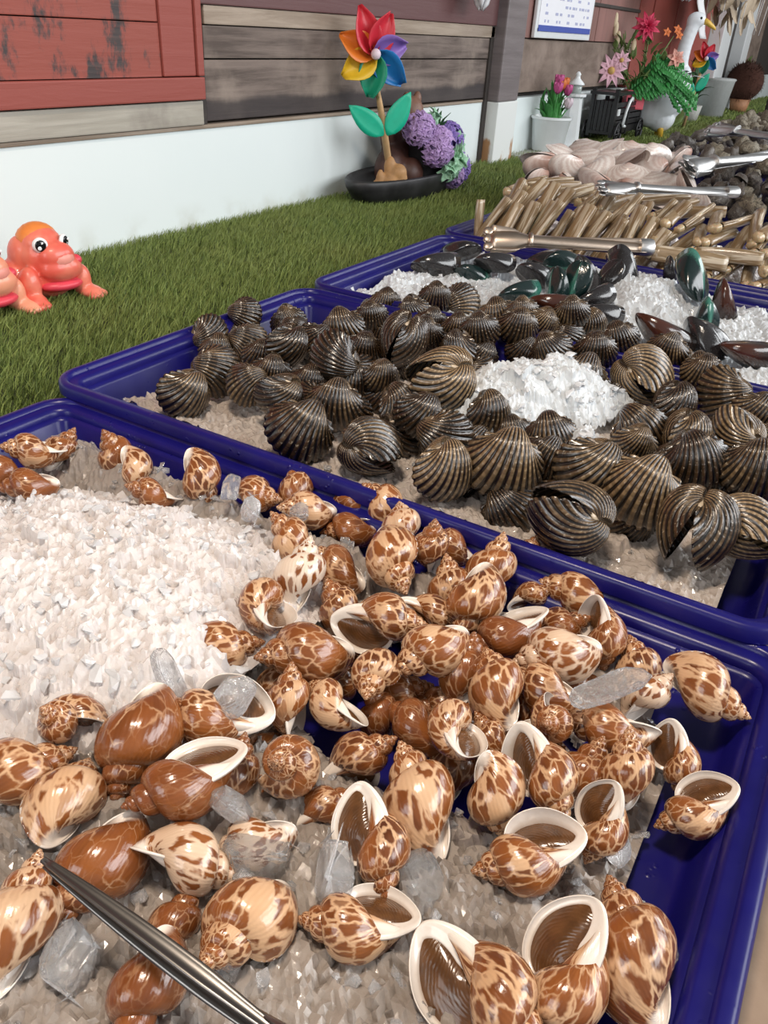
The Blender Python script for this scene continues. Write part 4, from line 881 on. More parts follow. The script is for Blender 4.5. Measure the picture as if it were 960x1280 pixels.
ORD='zeroth first second third fourth fifth sixth seventh eighth ninth tenth eleventh twelfth thirteenth fourteenth fifteenth sixteenth seventeenth eighteenth nineteenth twentieth'.split()
def build_razors():
    RP=razor_parts()
    grp='razor clams in the fourth tray'
    def put(lab,p,d,roll,L,flip=False):
        o=thing('razor_clam',lab,'shellfish',p,group=grp,rot=aim(d,roll)); o.scale=(L,)*3
        for nm,me,mat in RP: link(nm,me,mat,o)
    # leaning row: shells stand with their lower ends on the ice, tops tipped away from the viewer
    for i in range(15):
        q=i/14; x=1.80+.03*math.sin(i*2.1)+.015*i/14; y=.775-.375*q
        put(f'razor clam standing in the front leaning row, {ORD[i+1]} from the grass end',(x,y,.805+.012*math.sin(i*1.7)),(.42+.14*math.sin(i),-.26-.14*math.cos(i*1.3),.80),rnd.uniform(-.5,.5),.142+.012*math.sin(i*2.7))
    for i in range(13):
        q=i/12; x=1.90+.03*math.sin(i*1.3); y=.77-.37*q
        put(f'razor clam in the second leaning row, {ORD[i+1]} from the grass end',(x,y,.835+.01*math.sin(i*2.3)),(.55+.1*math.sin(i*2),-.25+.2*math.cos(i*1.9),.6),rnd.uniform(-.7,.7),.14)
    for i in range(11):
        q=i/10; x=2.03+.04*math.sin(i*1.9); y=.78-.42*q
        put(f'razor clam lying along the top ridge, {ORD[i+1]} from the grass end',(x,y,.862+.008*math.sin(i)),(.6+.3*math.sin(i*1.1),-.7+.4*math.cos(i*2.1),.12),rnd.uniform(-.7,.7)+PI/2,.125)
    # right part: bundles with the fleshy ends toward the viewer
    k=0
    for row in range(4):
        for i in range(8):
            y=.40-.042*i-.018*(row%2); x=1.765+.036*row; z=.788+.026*row+.006*math.sin(i*3.1)
            names=['lowest','second','third','top']
            put(f'razor clam with fleshy end out, {names[row]} layer, {ORD[i+1]} from the leaning row',(x+.055,y,z),(.85,-.10+.25*math.sin(i*2.7+row),.14+.12*math.sin(i*1.9)),rnd.uniform(-1,1),.128+.01*math.sin(i+row))
    put('razor clam lying crosswise on the blue rim below the fleshy ends',(1.765,.305,.812),(.25,-1,-.03),1.2,.15)
    put('pale razor clam across the rim, next to the crosswise one',(1.80,.235,.822),(.1,-1,.06),1.4,.13)
    put('short razor clam leaning upright against the blue grass-end wall',(1.80,.80,.805),(.12,.10,1),.4,.10)
def clam_mesh(side,k=1.5):
    n=49; t=np.linspace(-2.6,2.6,n); mx=.66*np.sin(t)*(1+.12*np.sin(t)); mz=-.42-.42*np.cos(t)
    V,F,UV=valve(np.c_[mx,mz],k,2.5,16,0,0,side); V[:,0]*=1.08; V,F,UV=inner_skin(V,F,UV,16,n); V[:,2]+=.42
    return npmesh('valve',V,F,UV)
def rocky(seed,spk=.35,mat='dark',n=3):
    bm=bmesh.new(); bmesh.ops.create_icosphere(bm,subdivisions=n,radius=.5); r=random.Random(seed); off=Vector((r.uniform(0,99),r.uniform(0,99),0))
    for v in bm.verts:
        p=v.co.normalized(); d=1+spk*(mnoise.fractal(p*2.2+off,1,2,4)); sx=(1,.72,.55)
        ridge=.10*math.sin(9*math.atan2(p.y,p.x)+2*p.z*4)
        v.co=Vector((p.x*.5*sx[0],p.y*.5*sx[1],p.z*.5*sx[2]))*(d+ridge)
    me=bpy.data.meshes.new('shell'); bm.to_mesh(me); bm.free(); me.materials.append(M[mat]); return me
def whelk_mesh():
    W=1.55;b=math.log(W)/(2*PI); nt=120;nph=16; th=np.linspace(-4*2*PI,0,nt); ph=np.linspace(0,2*PI,nph,endpoint=False); r0,z0=section(ph,.12,.20,.62); V=[]
    for t in th:
        s=math.exp(b*t); kn=1+.16*max(0,math.sin(t*8))*1; ang=PI-t
        r=r0*s*np.where((ph>.3)&(ph<1.4)|(ph>6.0),kn,1); z=z0*s; V.append(np.c_[r*math.cos(ang),r*math.sin(ang),z+ZC])
    me=npmesh('shell',np.concatenate(V),grid_faces(nt,nph,True)); me.materials.append(M['dark']); return me
def build_far_shells():
    ms=[clam_mesh(1),clam_mesh(-1)]
    for m in ms: m.materials.append(M['clam'])
    grp='pinkish clams in the fifth tray'
    rows=[('front',2.36,.865,6,.885,.42),('second',2.44,.892,6,.90,.47),('upper',2.54,.915,6,.885,.53),('top',2.64,.925,5,.86,.56),('back',2.74,.905,5,.88,.58)]
    for nm,x,z,n,ya,yb in rows:
        for i in range(n):
            y=ya+(yb-ya)*i/(n-1); d=(rnd.uniform(-.3,.9),rnd.uniform(-.7,.7),rnd.uniform(.0,.8)); ro=rnd.uniform(-.8,.8)
            o=thing('pink_clam',f'pinkish white clam, {ORD[i+1]} from the grass end in the {nm} row','shellfish',(x+rnd.uniform(-.02,.02),y,z-.035+rnd.uniform(-.006,.006)),group=grp,rot=aim(d,PI+ro)); o.scale=(rnd.uniform(.088,.108),)*3
            gp=rnd.choice([0,.15,.3,.6])
            for s,me in ((1,ms[0]),(-1,ms[1])):
                v=link('valve',me,None,o); v.matrix_local=Matrix.Translation((0,0,.42))@Matrix.Rotation(gp/2*s,4,'X')@Matrix.Translation((0,.006*s,-.42))
    for i in range(20):
        o=thing('pink_clam','pinkish clam in the lower layer, mostly covered by other clams','shellfish',(2.36+.10*(i%5)+rnd.uniform(-.02,.02),.60+.082*(i//5)+rnd.uniform(-.01,.01),.80),group='lower pinkish clams of the fifth tray',rot=aim((rnd.uniform(-.6,.6),rnd.uniform(-.6,.6),.5),PI+rnd.uniform(-1,1))); o.scale=(.088,)*3
        for s,me in ((1,ms[0]),(-1,ms[1])): link('valve',me,None,o)
    dk=[rocky(i,.30,'dark') for i in range(3)]; oy=[rocky(10+i,.42,'oyster') for i in range(3)]; wh=whelk_mesh()
    def heap(name,mesh,lab,grp,cat,x0,x1,y0,y1,z0,zt,n,s0,s1,seed):
        r=random.Random(seed)
        done=[]
        for i in range(n):
            for _ in range(30):
                x=r.uniform(x0,x1); y=r.uniform(y0,y1)
                if all((x-a)**2+(y-b_)**2>(s1*.62)**2 for a,b_ in done[-14:]): break
            done.append((x,y)); q=1-max(abs((x-(x0+x1)/2)/((x1-x0)/2)),abs((y-(y0+y1)/2)/((y1-y0)/2)))**3
            z=z0+(zt-z0)*q*r.uniform(.55,1)
            o=thing(name,lab,cat,(x,y,z),group=grp,rot=Quaternion(Vector((r.gauss(0,1),r.gauss(0,1),r.gauss(0,1))).normalized(),r.uniform(0,6))); o.scale=(r.uniform(s0,s1),)*3
            link('shell',r.choice(mesh),None,o)
    heap('whelk',[wh]+dk[:1],'knobby dark whelk heaped beside the pinkish clams under the long tongs','knobby whelks beside the pinkish clams','shellfish',2.36,2.78,.12,.50,.76,.89,46,.06,.08,1)
    heap('oyster',oy,'rough brownish oyster lump at the frame edge past the razor clams','rough oysters past the razor clams','shellfish',2.42,2.80,.12,.38,.80,.93,16,.07,.10,2)
    heap('dark_shell',dk,'dark grey shell in the sixth tray between two pairs of tongs','dark grey shells in the sixth tray','shellfish',2.92,3.36,.18,.92,.76,.885,62,.055,.08,3)
    heap('oyster',oy,'pale rough oyster on top of the sixth tray dark shells','pale oysters on the sixth tray','shellfish',2.95,3.34,.20,.55,.86,.92,14,.07,.10,4)
    heap('dark_shell',dk+[wh],'slate grey shell in the seventh tray below the last tongs','slate grey shells in the seventh tray','shellfish',3.49,3.94,.22,.91,.76,.895,62,.055,.085,5)
    heap('dark_shell',oy,'brownish shell in the eighth tray behind the last tongs','brownish shells in the eighth tray','shellfish',4.06,4.50,.3,.90,.76,.89,52,.06,.09,6)
    heap('oyster',oy,'brown shell in the furthermost heap near the dark round ball','brown shells in the furthermost heap','shellfish',4.62,6.3,.55,.95,.75,.86,70,.07,.11,7)
# ------------------------------------------------------------------ setting
WY=1.47
def wbox(name,mat,x0,x1,z0,z1,y0,y1,parent=None,bev=0):
    mb=MB(); mb.box(((x0+x1)/2,(y0+y1)/2,(z0+z1)/2),(x1-x0,y1-y0,z1-z0),None,bev); return mb.obj(name,mat,parent,False)
def build_setting():
    fl=wbox('floor','floor',-3,14,-.05,0,-4.5,1.6); struct(fl); fl['label']='brown concrete floor below the counter'
    c=wbox('display_counter','concrete',-.9,12,0,T,-.30,WY-.005,None,.006); tag(c,'long brown concrete counter carrying the trays and turf','counter')
    w=wbox('wall_left','white_wall',-1.5,12.5,.0,.955,WY,WY+.14); struct(w); w['label']='low white masonry wall behind the artificial grass'
    # timber cladding above, one top-level structure with its boards as children
    up=wbox('wall_left_timber','dark_wood',-1.5,12.5,.955,2.4,WY+.04,WY+.14); struct(up); up['label']='timber wall above the white masonry'
    def board(nm,mat,*a): o=wbox(nm,mat,*a,parent=up,bev=.003); return o
    y1=WY+.05
    board('grey_board','grey_board',-1.5,1.597,.962,1.014,WY-.012,y1); board('ledge','pale_weathered_strip',-1.5,3.2,.952,.961,WY-.006,y1)
    board('plank','weathered_plank',1.618,3.25,.967,1.098,WY-.002,y1); board('plank','weathered_plank',1.618,3.25,1.101,1.168,WY-.004,y1)
    board('weathered_strip','pale_weathered_strip',1.618,3.25,1.170,1.208,WY-.010,y1); board('painted_board','purple_brown_paint',1.60,3.25,1.209,1.6,WY-.014,y1); board('painted_board','purple_brown_paint',1.60,3.25,1.602,2.4,WY-.014,y1)
    board('edge_batten','dark_wood',1.598,1.617,.96,2.4,WY-.004,y1)
    board('plank','brown_wall_board',3.42,5.12,.975,1.172,WY-.002,y1); 
    for i in range(5): board('board','faded_red_board',3.42+.34*i,3.757+.34*i,1.176,2.4,WY-.005-.002*(i%2),y1)
    for i in range(7): board('door_board','red_paint',5.125+.27*i,5.39+.27*i,.96,2.4,WY-.008-.006*(i%2),y1)
    for i in range(9): board('dark_board','dark_wood' if i%3 else 'brown_wall_board',7.02+.6*i,7.61+.6*i,.96,2.4,WY-.004,y1)
    board('top_rail','dark_wood',3.42,5.12,1.32,1.335,WY-.016,y1)
    # red peeling shutter leaf
    s=wbox('window_1','peeling_red_paint',-1.2,1.47,1.066,1.168,WY-.010,y1); struct(s); s['label']='peeling red painted wooden shutter leaf'
    for z0,z1 in ((1.170,1.30),(1.302,1.43),(1.432,1.6)): wbox('shutter_plank','peeling_red_paint',-1.2,1.47,z0,z1,WY-.010,y1,s,.002)
    wbox('shutter_rail','red_paint',-1.2,1.597,1.017,1.064,WY-.022,y1,s,.003); wbox('shutter_stile','red_paint',1.472,1.575,1.066,2.0,WY-.016,y1,s,.003); wbox('shutter_edge','red_paint',1.577,1.597,1.066,2.0,WY-.022,y1,s,.003)
    # posts
    p=wbox('pillar','grey_post_paint',3.235,3.43,.955,2.4,WY-.055,WY+.1,None,.006); struct(p); p['label']='wooden post with grey top and chipped white foot'
    wbox('painted_foot','chip_paint',3.235,3.43,T,.954,WY-.058,WY+.1,p,.004); wbox('shadow_gap','dark_wood',3.205,3.233,T,2.4,WY-.010,WY+.1,p)
    p2=wbox('pillar','white_enamel',7.05,7.38,T,2.4,WY-.10,WY+.05,None,.006); struct(p2); p2['label']='flat white post between red boards and dark wall'
    p3=wbox('pillar','white_enamel',8.0,8.25,T,2.4,WY-.10,WY+.05,None,.006); struct(p3); p3['label']='narrow white post beyond the flat one'
    e=wbox('wall_back','far_wall',12.5,12.64,0,2.4,-4.5,WY+.14); struct(e); e['label']='brown wall closing the far end'
    # turf
    base=wbox('artificial_grass','turf_base',-.85,11.9,T,T+.003,.80,WY-.002); base['kind']='stuff'; tag(base,'green artificial grass mat between the trays and the white wall','artificial grass')
    g=np.random.default_rng(2)
    V=[];F=[];tint=[];b=0
    for x0,x1,n,h,w in ((.25,1.3,42000,.020,.0017),(1.3,2.28,30000,.021,.0020),(2.28,4.0,20000,.024,.003),(4.0,7.0,13000,.027,.005),(7.0,11.9,7000,.03,.009)):
        px=g.uniform(x0,x1,n); py=g.uniform(.85 if x0<2 else .97,WY-.004,n); hh=h*g.uniform(.55,1.25,n); az=g.normal(-.5,1.1,n); ln=g.uniform(.15,1.1,n); tw=g.uniform(0,PI,n)
        dx,dy=np.cos(az)*ln*hh,np.sin(az)*ln*hh*.6; wx,wy=np.cos(tw)*w/2,np.sin(tw)*w/2; z0=np.full(n,T+.002)
        my=lambda k:np.minimum(k,WY-.002)
        P=np.stack([np.c_[px-wx,py-wy,z0],np.c_[px+wx,py+wy,z0],np.c_[px+dx*.35+wx*.8,my(py+dy*.35+wy*.8),z0+hh*.55],np.c_[px+dx*.35-wx*.8,my(py+dy*.35-wy*.8),z0+hh*.55],np.c_[px+dx,my(py+dy),z0+hh*.95]],1)
        V.append(P.reshape(-1,3)); i=b+np.arange(n)*5; F.append((i,)); b+=n*5; tint.append(np.repeat(np.clip(g.normal(.5,.27,n),0,1),5))
    V=np.concatenate(V); nb=len(V)//5
    me=bpy.data.meshes.new('grass_blades'); me.vertices.add(len(V)); me.vertices.foreach_set('co',V.astype(np.float32).ravel())
    k=np.arange(nb)*5; li=np.stack([k,k+1,k+2,k+3,k+3,k+2,k+4],1).ravel(); me.loops.add(len(li)); me.loops.foreach_set('vertex_index',li.astype(np.int32))
    ls=np.stack([np.arange(nb)*7,np.arange(nb)*7+4],1).ravel(); me.polygons.add(nb*2); me.polygons.foreach_set('loop_start',ls.astype(np.int32))
    me.update(calc_edges=True); a=me.attributes.new('tint','FLOAT','POINT'); a.data.foreach_set('value',np.concatenate(tint).astype(np.float32)); me.validate()
    o=link('grass_blades',me,'turf',base,False); o['kind']='stuff'
    # notice board
    t=thing('notice_board','white framed notice with a blue line hanging on the brown wall','sign',(3.94,WY-.02,1.178))
    mb=MB(); mb.box((0,0,.32),(.70,.016,.64),None,.004); mb.obj('frame','white_enamel',t,False)
    mb=MB(); mb.box((0,-.0095,.33),(.655,.003,.59)); mb.obj('sheet','paper',t,False)
    mb=MB(); mb.box((0,-.0118,.036),(.655,.002,.022)); mb.obj('blue_line','sign_blue',t,False)
    mb=MB(); r=random.Random(4)
    for row in range(7):
        z=.062+row*.028; x=-.27
        while x<.27:
            w=r.uniform(.010,.035); 
            if r.random()<.55: mb.box((x+w/2,-.0116,z),(w,.0012,.010))
            x+=w+r.uniform(.01,.04)
    mb.obj('lettering','ink',t,False)
# ------------------------------------------------------------------ ornaments on the turf
def build_frog(name,label,loc,rz,mat,sc=1,cap='orange_glaze'):
    o=thing(name,label,'figurine',loc,rz); o.scale=(sc,)*3
    E=Matrix.Rotation
    blob('body',[((0,.012,.055),(.066,.064,.055)),((0,.0,.095),(.056,.052,.050)),((-.002,.0,.122),(.046,.042,.038)),((.010,-.036,.100),(.042,.032,.034)),((.014,-.040,.075),(.050,.032,.030)),
        ((-.058,-.036,.045),(.024,.026,.042)),((.064,-.026,.040),(.024,.024,.036)),((-.060,-.054,.016),(.027,.030,.016)),((.076,-.042,.014),(.027,.030,.014)),
        ((-.078,-.074,.010),(.010,.013,.010)),((-.060,-.083,.010),(.010,.013,.010)),((-.044,-.076,.010),(.010,.013,.010)),((.066,-.070,.009),(.010,.012,.009)),((.084,-.068,.009),(.010,.012,.009)),((.100,-.056,.009),(.010,.012,.009)),
        ((-.064,.030,.045),(.030,.044,.045)),((.058,.035,.040),(.030,.042,.040)),((-.040,.020,.095),(.028,.036,.045)),((-.078,.05,.012),(.028,.036,.012))],mat,o,.0035,6)
    for x,y,z,r,yaw in ((-.022,-.040,.128,.0165,-.25),(.034,-.034,.130,.0145,.6)):
        ew=MB(); ew.ell((0,0,0),(r,r*.5,r),Matrix.Rotation(yaw,3,'Z'),20,12); e=ew.obj('eye','white_enamel',o,True,(x,y,z))
        d=Vector((math.sin(yaw),-math.cos(yaw),0)); pm=MB(); pm.ell(d*r*.36,(r*.70,r*.22,r*.74),Matrix.Rotation(yaw,3,'Z'),16,10); pm.obj('pupil','gloss_black',e)
        gm=MB(); gm.ell(d*r*.55+Vector((r*.25,0,r*.28)),(r*.2,r*.06,r*.2)); gm.ell(d*r*.55+Vector((-r*.2,0,-r*.25)),(r*.28,r*.06,r*.26)); gm.obj('glint','white_enamel',e)
    cm=MB(); cm.ell((-.004,.010,.130),(.0455,.0400,.0365)); cm.obj('head_cap',cap,o)
    bm=MB(); bm.ell((.012,-.036,.040),(.050,.032,.015)); bm.obj('belly_band','pink_glaze',o)
    km=MB(); km.ell((.052,-.040,.088),(.014,.014,.012)); km.obj('cheek_patch','pink_glaze',o)
    sm=MB(); sm.ell((.014,-.040,.096),(.035,.0300,.026)); sm.obj('muzzle','pale_pink_glaze',o)
    return o
def petal(mb,c,ang,L,w,tiltfwd,th=.002,axis='y'):
    # curled pinwheel vane around a hub facing -y
    g=[]
    for i in range(8):
        q=i/7; row=[]
        for j in range(7):
            s=(j-3)/3; ww=w*math.sin(PI*min(.97,max(.06,q**.75)))**.7
            r=L*q; u=Vector((math.cos(ang),0,math.sin(ang))); v=Vector((-math.sin(ang),0,math.cos(ang)))
            row.append(Vector(c)+u*r+v*(s*ww)+Vector((0,-tiltfwd*L*(.9*s*s*.5+.7*q*(1-q))-.012*s,0)))
        g.append(row)
    mb.sheet(g,th)
def flower(mb,c,r,n,up,layers=2,droop=.2,wf=.9,th=.001):
    up=Vector(up).normalized(); a=up.orthogonal().normalized(); b=up.cross(a)
    for l in range(layers):
        k=1-.3*l
        for i in range(n):
            t=2*PI*(i+.5*l)/n; d=a*math.cos(t)+b*math.sin(t)
            tip=Vector(c)+d*r*k+up*r*(-droop+.45*l); base=Vector(c)+up*r*.06*l
            mb.leaf(base,tip,r*wf*k*2.2/n*1.6,.15,th,4,up=up,cup=.2)
def pinwheel(o,hub,R,stick_base,leafz,sc=1):
    cols=['red_plastic','red_plastic','orange_plastic','yellow_plastic','green_plastic','blue_plastic_petal','violet_plastic']
    angs=[1.15,1.95,2.75,3.75,4.65,5.6,.25]; Ls=[1.0,1.1,.95,.95,1.0,1.05,.9]
    for c,a,l in zip(cols,angs,Ls):
        mb=MB(); petal(mb,hub,a,R*l,R*.35,.45,.002); mb.obj('vane',c,o)
    mb=MB(); mb.ell(Vector(hub)+Vector((0,-.045*sc,0)),(.014*sc,)*3); mb.tube([Vector(hub)+Vector((0,-.04*sc,0)),Vector(hub)+Vector((0,.02,0))],.004*sc); mb.obj('hub','white_petal',o)
    mb=MB(); mb.tube([stick_base,(Vector(stick_base)+Vector(hub))/2,Vector(hub)+Vector((0,.012,-.0))],.0105*sc,10); mb.obj('stick','stick_wood',o)
    k=Vector(stick_base)+(Vector(hub)-Vector(stick_base))*leafz
    for s,dz in ((-1,.055),(1,.085)):
        mb=MB(); mb.leaf(k+Vector((s*.005,-.008,0)),k+Vector((s*(.11 if s<0 else .07)*sc,-.006,dz*1.35*sc)),.062*sc,.0,.003,8,up=(0,-1,0),cup=.05,shape=.8); mb.obj('stick_leaf','leaf_plastic',o)
def build_planter():
    o=thing('resin_planter','dark resin planter with brown clay creature and purple flowers by the white wall','planter',(2.36,1.335,T))
    mb=MB()
    g=[]
    # boat shaped tray
    mb.lathe([(.02,.0),(.20,.003),(.245,.020),(.272,.052),(.282,.074),(.272,.080),(.250,.064),(.20,.034),(.02,.028)],28,(0.02,0,.0),None,1.1,.40); mb.obj('base','dark_resin',o)
    mb=MB(); mb.lathe([(.01,.02),(.070,.02),(.082,.05),(.088,.10),(.094,.15),(.102,.158),(.098,.168),(.086,.166),(.080,.14),(.01,.138)],24,(.13,-.01,0),None,1,.85); mb.obj('pot','dark_resin',o)
    blob('rockwork',[((-.02,.03,.08),(.06,.05,.07)),((.03,.045,.13),(.05,.045,.09)),((-.05,.02,.06),(.035,.03,.05)),((.02,-.02,.07),(.045,.04,.05)),((-.005,.05,.18),(.03,.03,.06))],'dark_brown_clay',o,.006,3)
    # clay creature standing behind the flowers
    blob('clay_creature',[((.115,.045,.13),(.05,.045,.08)),((.115,.045,.19),(.048,.04,.06)),((.115,.045,.235),(.045,.04,.05)),((.080,.045,.272),(.016,.014,.026)),((.150,.045,.272),(.016,.014,.026)),((.068,.045,.21),(.013,.013,.055)),((.165,.045,.22),(.015,.015,.05))],'brown_clay',o,.005,3)
    mb=MB(); mb.ell((.120,-.012,.175),(.030,.022,.022)); mb.lathe([(.008,.180),(.024,.185),(.030,.20),(.022,.212),(.005,.214)],14,(.125,-.014,0)); mb.obj('red_bowl','red_clay',o)
    # flowers
    r=random.Random(3)
    for k,(x,y,z,R,mt) in enumerate([(.0,-.05,.205,.056,'lilac_petal'),(.055,-.085,.155,.066,'lilac_petal'),(.155,-.075,.170,.055,'violet_petal'),(.235,-.065,.075,.062,'violet_petal'),(.165,-.095,.060,.045,'lilac_petal')]):
        mb=MB()
        for i in range(30):
            d=Vector((r.gauss(0,1)-.6,r.gauss(0,1)-.6,r.gauss(0,1)+.3)).normalized(); flower(mb,Vector((x,y,z))+d*R*.70,R*.46,5,d,1,-.25,.95)
        f=mb.obj('blossom',mt,o); cm=MB(); cm.ell((x,y,z),(R*.60,)*3,None,14,9); cm.obj('blossom_core',mt,f)
    for k,(x,y,z) in enumerate([(.06,-.06,.225),(.085,-.12,.095),(.115,-.125,.085),(.15,-.12,.11),(.12,-.12,.135),(.19,-.09,.16)]):
        mb=MB()
        for i in range(5):
            d=Vector((r.gauss(0,.6),-.8,r.gauss(0,.6)+.2)).normalized(); flower(mb,(x+r.uniform(-.02,.02),y+r.uniform(-.01,.01),z+r.uniform(-.02,.02)),.030,5,d,1,-.1,1.2)
        mb.obj('pale_sprig','mint_leaf',o)
    mb=MB()
    for i in range(34):
        a=r.uniform(0,6.28); mb.leaf((.12+.03*math.cos(a),-.02+.03*math.sin(a),.14),(.10+.10*math.cos(a),-.03+.075*math.sin(a),r.uniform(.14,.25)),.035,.2,.001,4)
    mb.obj('foliage','dark_leaf',o)
    p=thing('pinwheel','rainbow flower pinwheel on a wooden stick standing in the dark resin planter','pinwheel',(2.19,1.315,T+.05),-.80)
    pinwheel(p,(-.030,.03,.350),.110,(.035,0,.03),.36)
    blob('carved_foot',[((.040,-.005,.02),(.035,.028,.034)),((.055,-.010,.045),(.026,.024,.026)),((.062,-.012,.03),(.022,.02,.018)),((.0,-.01,.02),(.014,.012,.035)),((-.012,-.010,.012),(.012,.012,.012)),((.03,0,.06),(.018,.018,.03))],'carved_wood',p,.004,3)
def tulip(mb,c,r):
    for i in range(6):
        a=i*PI/3; d=Vector((math.cos(a),math.sin(a),0)); c=Vector(c)
        g=[]
        for q in range(5):
            t=q/4; w=r*.62*math.sin(PI*(.15+.75*t))
            rr=r*(.25+.75*math.sin(PI*.62*t)); s=Vector((-d.y,d.x,0))
            g.append([c+d*(rr*(1-.12*abs(k)))+s*k*w+Vector((0,0,r*2.1*t)) for k in (-1,-.5,0,.5,1)])
        mb.sheet(g,.001)
def build_tulips():
    s=wbox('stone_slab','pale_stone',3.50,4.30,T+.001,T+.020,1.30,1.462,None,.004); tag(s,'pale flat stone slab under the tulip pot and lighthouse','slab')
    z=T+.0205
    o=thing('tulip_pot','white pot of artificial purple and orange tulips on a pale slab','plant pot',(3.78,1.385,z))
    mb=MB(); mb.lathe([(.01,0),(.066,0),(.070,.004),(.086,.128),(.092,.132),(.092,.142),(.084,.142),(.080,.128),(.01,.124)],28); mb.obj('pot','white_enamel',o); sharp(o.children[0],50)
    r=random.Random(8)
    mb=MB()
    for i in range(46):
        a=r.uniform(0,6.28); q=r.uniform(.3,1); mb.leaf((.03*math.cos(a),.03*math.sin(a),.125),(.115*q*math.cos(a),.085*q*math.sin(a),.14+r.uniform(.02,.14)),.032,.25,.001,5)
    mb.obj('foliage','green_leaf',o)
    for x,y,zz,mt in ((-.055,-.03,.235,'pink_petal'),(.0,-.01,.262,'pink_petal'),(.012,-.02,.245,'orange_petal'),(.045,-.04,.225,'pink_petal'),(.02,-.06,.175,'white_petal'),(.075,-.01,.25,'orange_petal')):
        mb=MB(); tulip(mb,(x,y,zz),.021); t=mb.obj('tulip',mt,o); st=MB(); st.tube([(x*.4,y*.4,.12),(x,y,zz)],.003,6); st.obj('stem','green_leaf',t)
    o=thing('model_lighthouse','small white wooden model lighthouse beside the tulip pot','ornament',(4.02,1.375,z))
    mb=MB(); mb.lathe([(.01,0),(.062,0),(.062,.012),(.050,.016),(.036,.215),(.01,.216)],6); mb.obj('tower','white_enamel',o,False)
    mb=MB(); mb.lathe([(.01,.215),(.052,.215),(.052,.226),(.01,.226)],16); mb.obj('gallery','white_enamel',o,False)
    mb=MB(); mb.lathe([(.01,.226),(.026,.226),(.026,.262),(.01,.262)],12); mb.obj('lantern_room','glass_grey',o)
    mb=MB(); mb.lathe([(.036,.262),(.034,.268),(.012,.288),(.010,.298),(.013,.304),(.006,.314),(.001,.316)],14); mb.obj('roof','white_enamel',o)
def build_cart():
    o=thing('flower_cart','black wooden flower cart with small wheels between lighthouse and goose','cart',(4.66,1.355,T))
    mb=MB()
    for i in range(6): mb.box((-.24+.008,-.05+i*.02,.13),(.012,.017,.15))
    for s in (-1,1):
        for i in range(5): mb.box((0,s*.062,.075+i*.028),(.48,.010,.022))
        mb.box((-.235,s*.06,.15),(.02,.018,.22)); mb.box((.235,s*.06,.13),(.02,.018,.17)); mb.box((0,s*.06,.13),(.02,.018,.17))
    mb.box((.235,0,.13),(.012,.12,.14)); mb.box((0,0,.06),(.50,.13,.014)); mb.box((-.12,0,.238),(.27,.15,.014))
    mb.obj('body','black_paint',o,False)
    for x in (-.20,.20):
        for s in (-1,1):
            m2=MB(); R=Matrix.Rotation(PI/2,3,'X')
            n=22
            for rr,w in ((.052,.006),):
                pts=[(x+rr*math.cos(2*PI*k/n),s*.085,.056+rr*math.sin(2*PI*k/n)) for k in range(n+1)]; m2.tube(pts,w,8,1,(0,1,0))
            for k in range(4): a=PI*k/4; m2.tube([(x-.05*math.cos(a),s*.085,.056-.05*math.sin(a)),(x+.05*math.cos(a),s*.085,.056+.05*math.sin(a))],.004,6,1,(0,1,0))
            m2.lathe([(.005,-.008),(.012,-.008),(.012,.008),(.005,.008)],10,(x,s*.085,.056),R); m2.obj('wheel','black_paint',o)
    m3=MB(); m3.tube([(-.10,-.075,.09),(-.09,-.078,.16),(-.06,-.08,.20),(-.03,-.08,.215),(-.02,-.08,.20)],.008,8); m3.tube([(-.10,-.075,.09),(-.07,-.078,.085)],.008,8); m3.obj('white_hook','white_enamel',o)
    m4=MB(); m4.box((-.20,-.0715,.155),(.035,.006,.03)); m4.obj('white_tag','white_enamel',o,False)
    p=thing('pink_planter','pink pot with red, pink and fern flower arrangement sitting in the black cart','flower arrangement',(4.80,1.315,T+.155),-1.05)
    mb=MB(); mb.box((0,0,.045),(.10,.085,.09),None,.006); mb.obj('pot','pink_pot',p,False)
    r=random.Random(5)
    mb=MB()
    for i in range(26):
        a=r.uniform(-.25,1.1); L=r.uniform(.16,.31); b=Vector((r.uniform(-.03,.07),r.uniform(-.03,.02),.09)); d=Vector((math.cos(a)*.95,-r.uniform(.0,.3),math.sin(a)*.75-.05))
        mid=b+d*L*.55+Vector((0,0,.05)); tip=b+d*L+Vector((0,0,-.04))
        for k in range(14):
            t=k/13; c=b.lerp(mid,t*2) if t<.5 else mid.lerp(tip,t*2-1); w=.085*(1-.65*t)
            for s in (-1,1): mb.leaf(c,c+Vector((d.x*.02,s*w*.5,s*w*.55)),.020,.1,.001,3,up=(0,-1,0))
    mb.obj('fern_fronds','fern_leaf',p)
    mb=MB()
    for i in range(60):
        a=r.uniform(0,6.28); c=Vector((r.uniform(-.16,.13),r.uniform(-.05,.03),r.uniform(.10,.32))); mb.leaf(c,c+Vector((r.uniform(-.06,.06),r.uniform(-.04,.02),r.uniform(.0,.07))),.03,.2,.001,4)
    for i in range(12): mb.tube([(r.uniform(-.04,.04),0,.09),(r.uniform(-.18,.16),r.uniform(-.04,.02),r.uniform(.22,.40))],.003,6)
    mb.obj('foliage','olive_leaf',p)
    for nm,mt,c,R,n,l in (('red_peony','red_petal',(-.02,-.05,.375),.075,9,3),('pink_daisy','blush_petal',(-.165,-.075,.175),.085,10,1),('small_daisy','blush_petal',(-.12,-.07,.225),.05,8,1),('peach_lily','peach_petal',(.16,-.06,.245),.05,6,2)):
        mb=MB(); flower(mb,c,R,n,(.0,-1,.25),l,.05,1.1); f=mb.obj(nm,mt,p)
        if n>=8 and l==1: m2=MB(); m2.ell(Vector(c)+Vector((0,-.008,0)),(R*.22,)*3); m2.obj('centre','pollen',f)
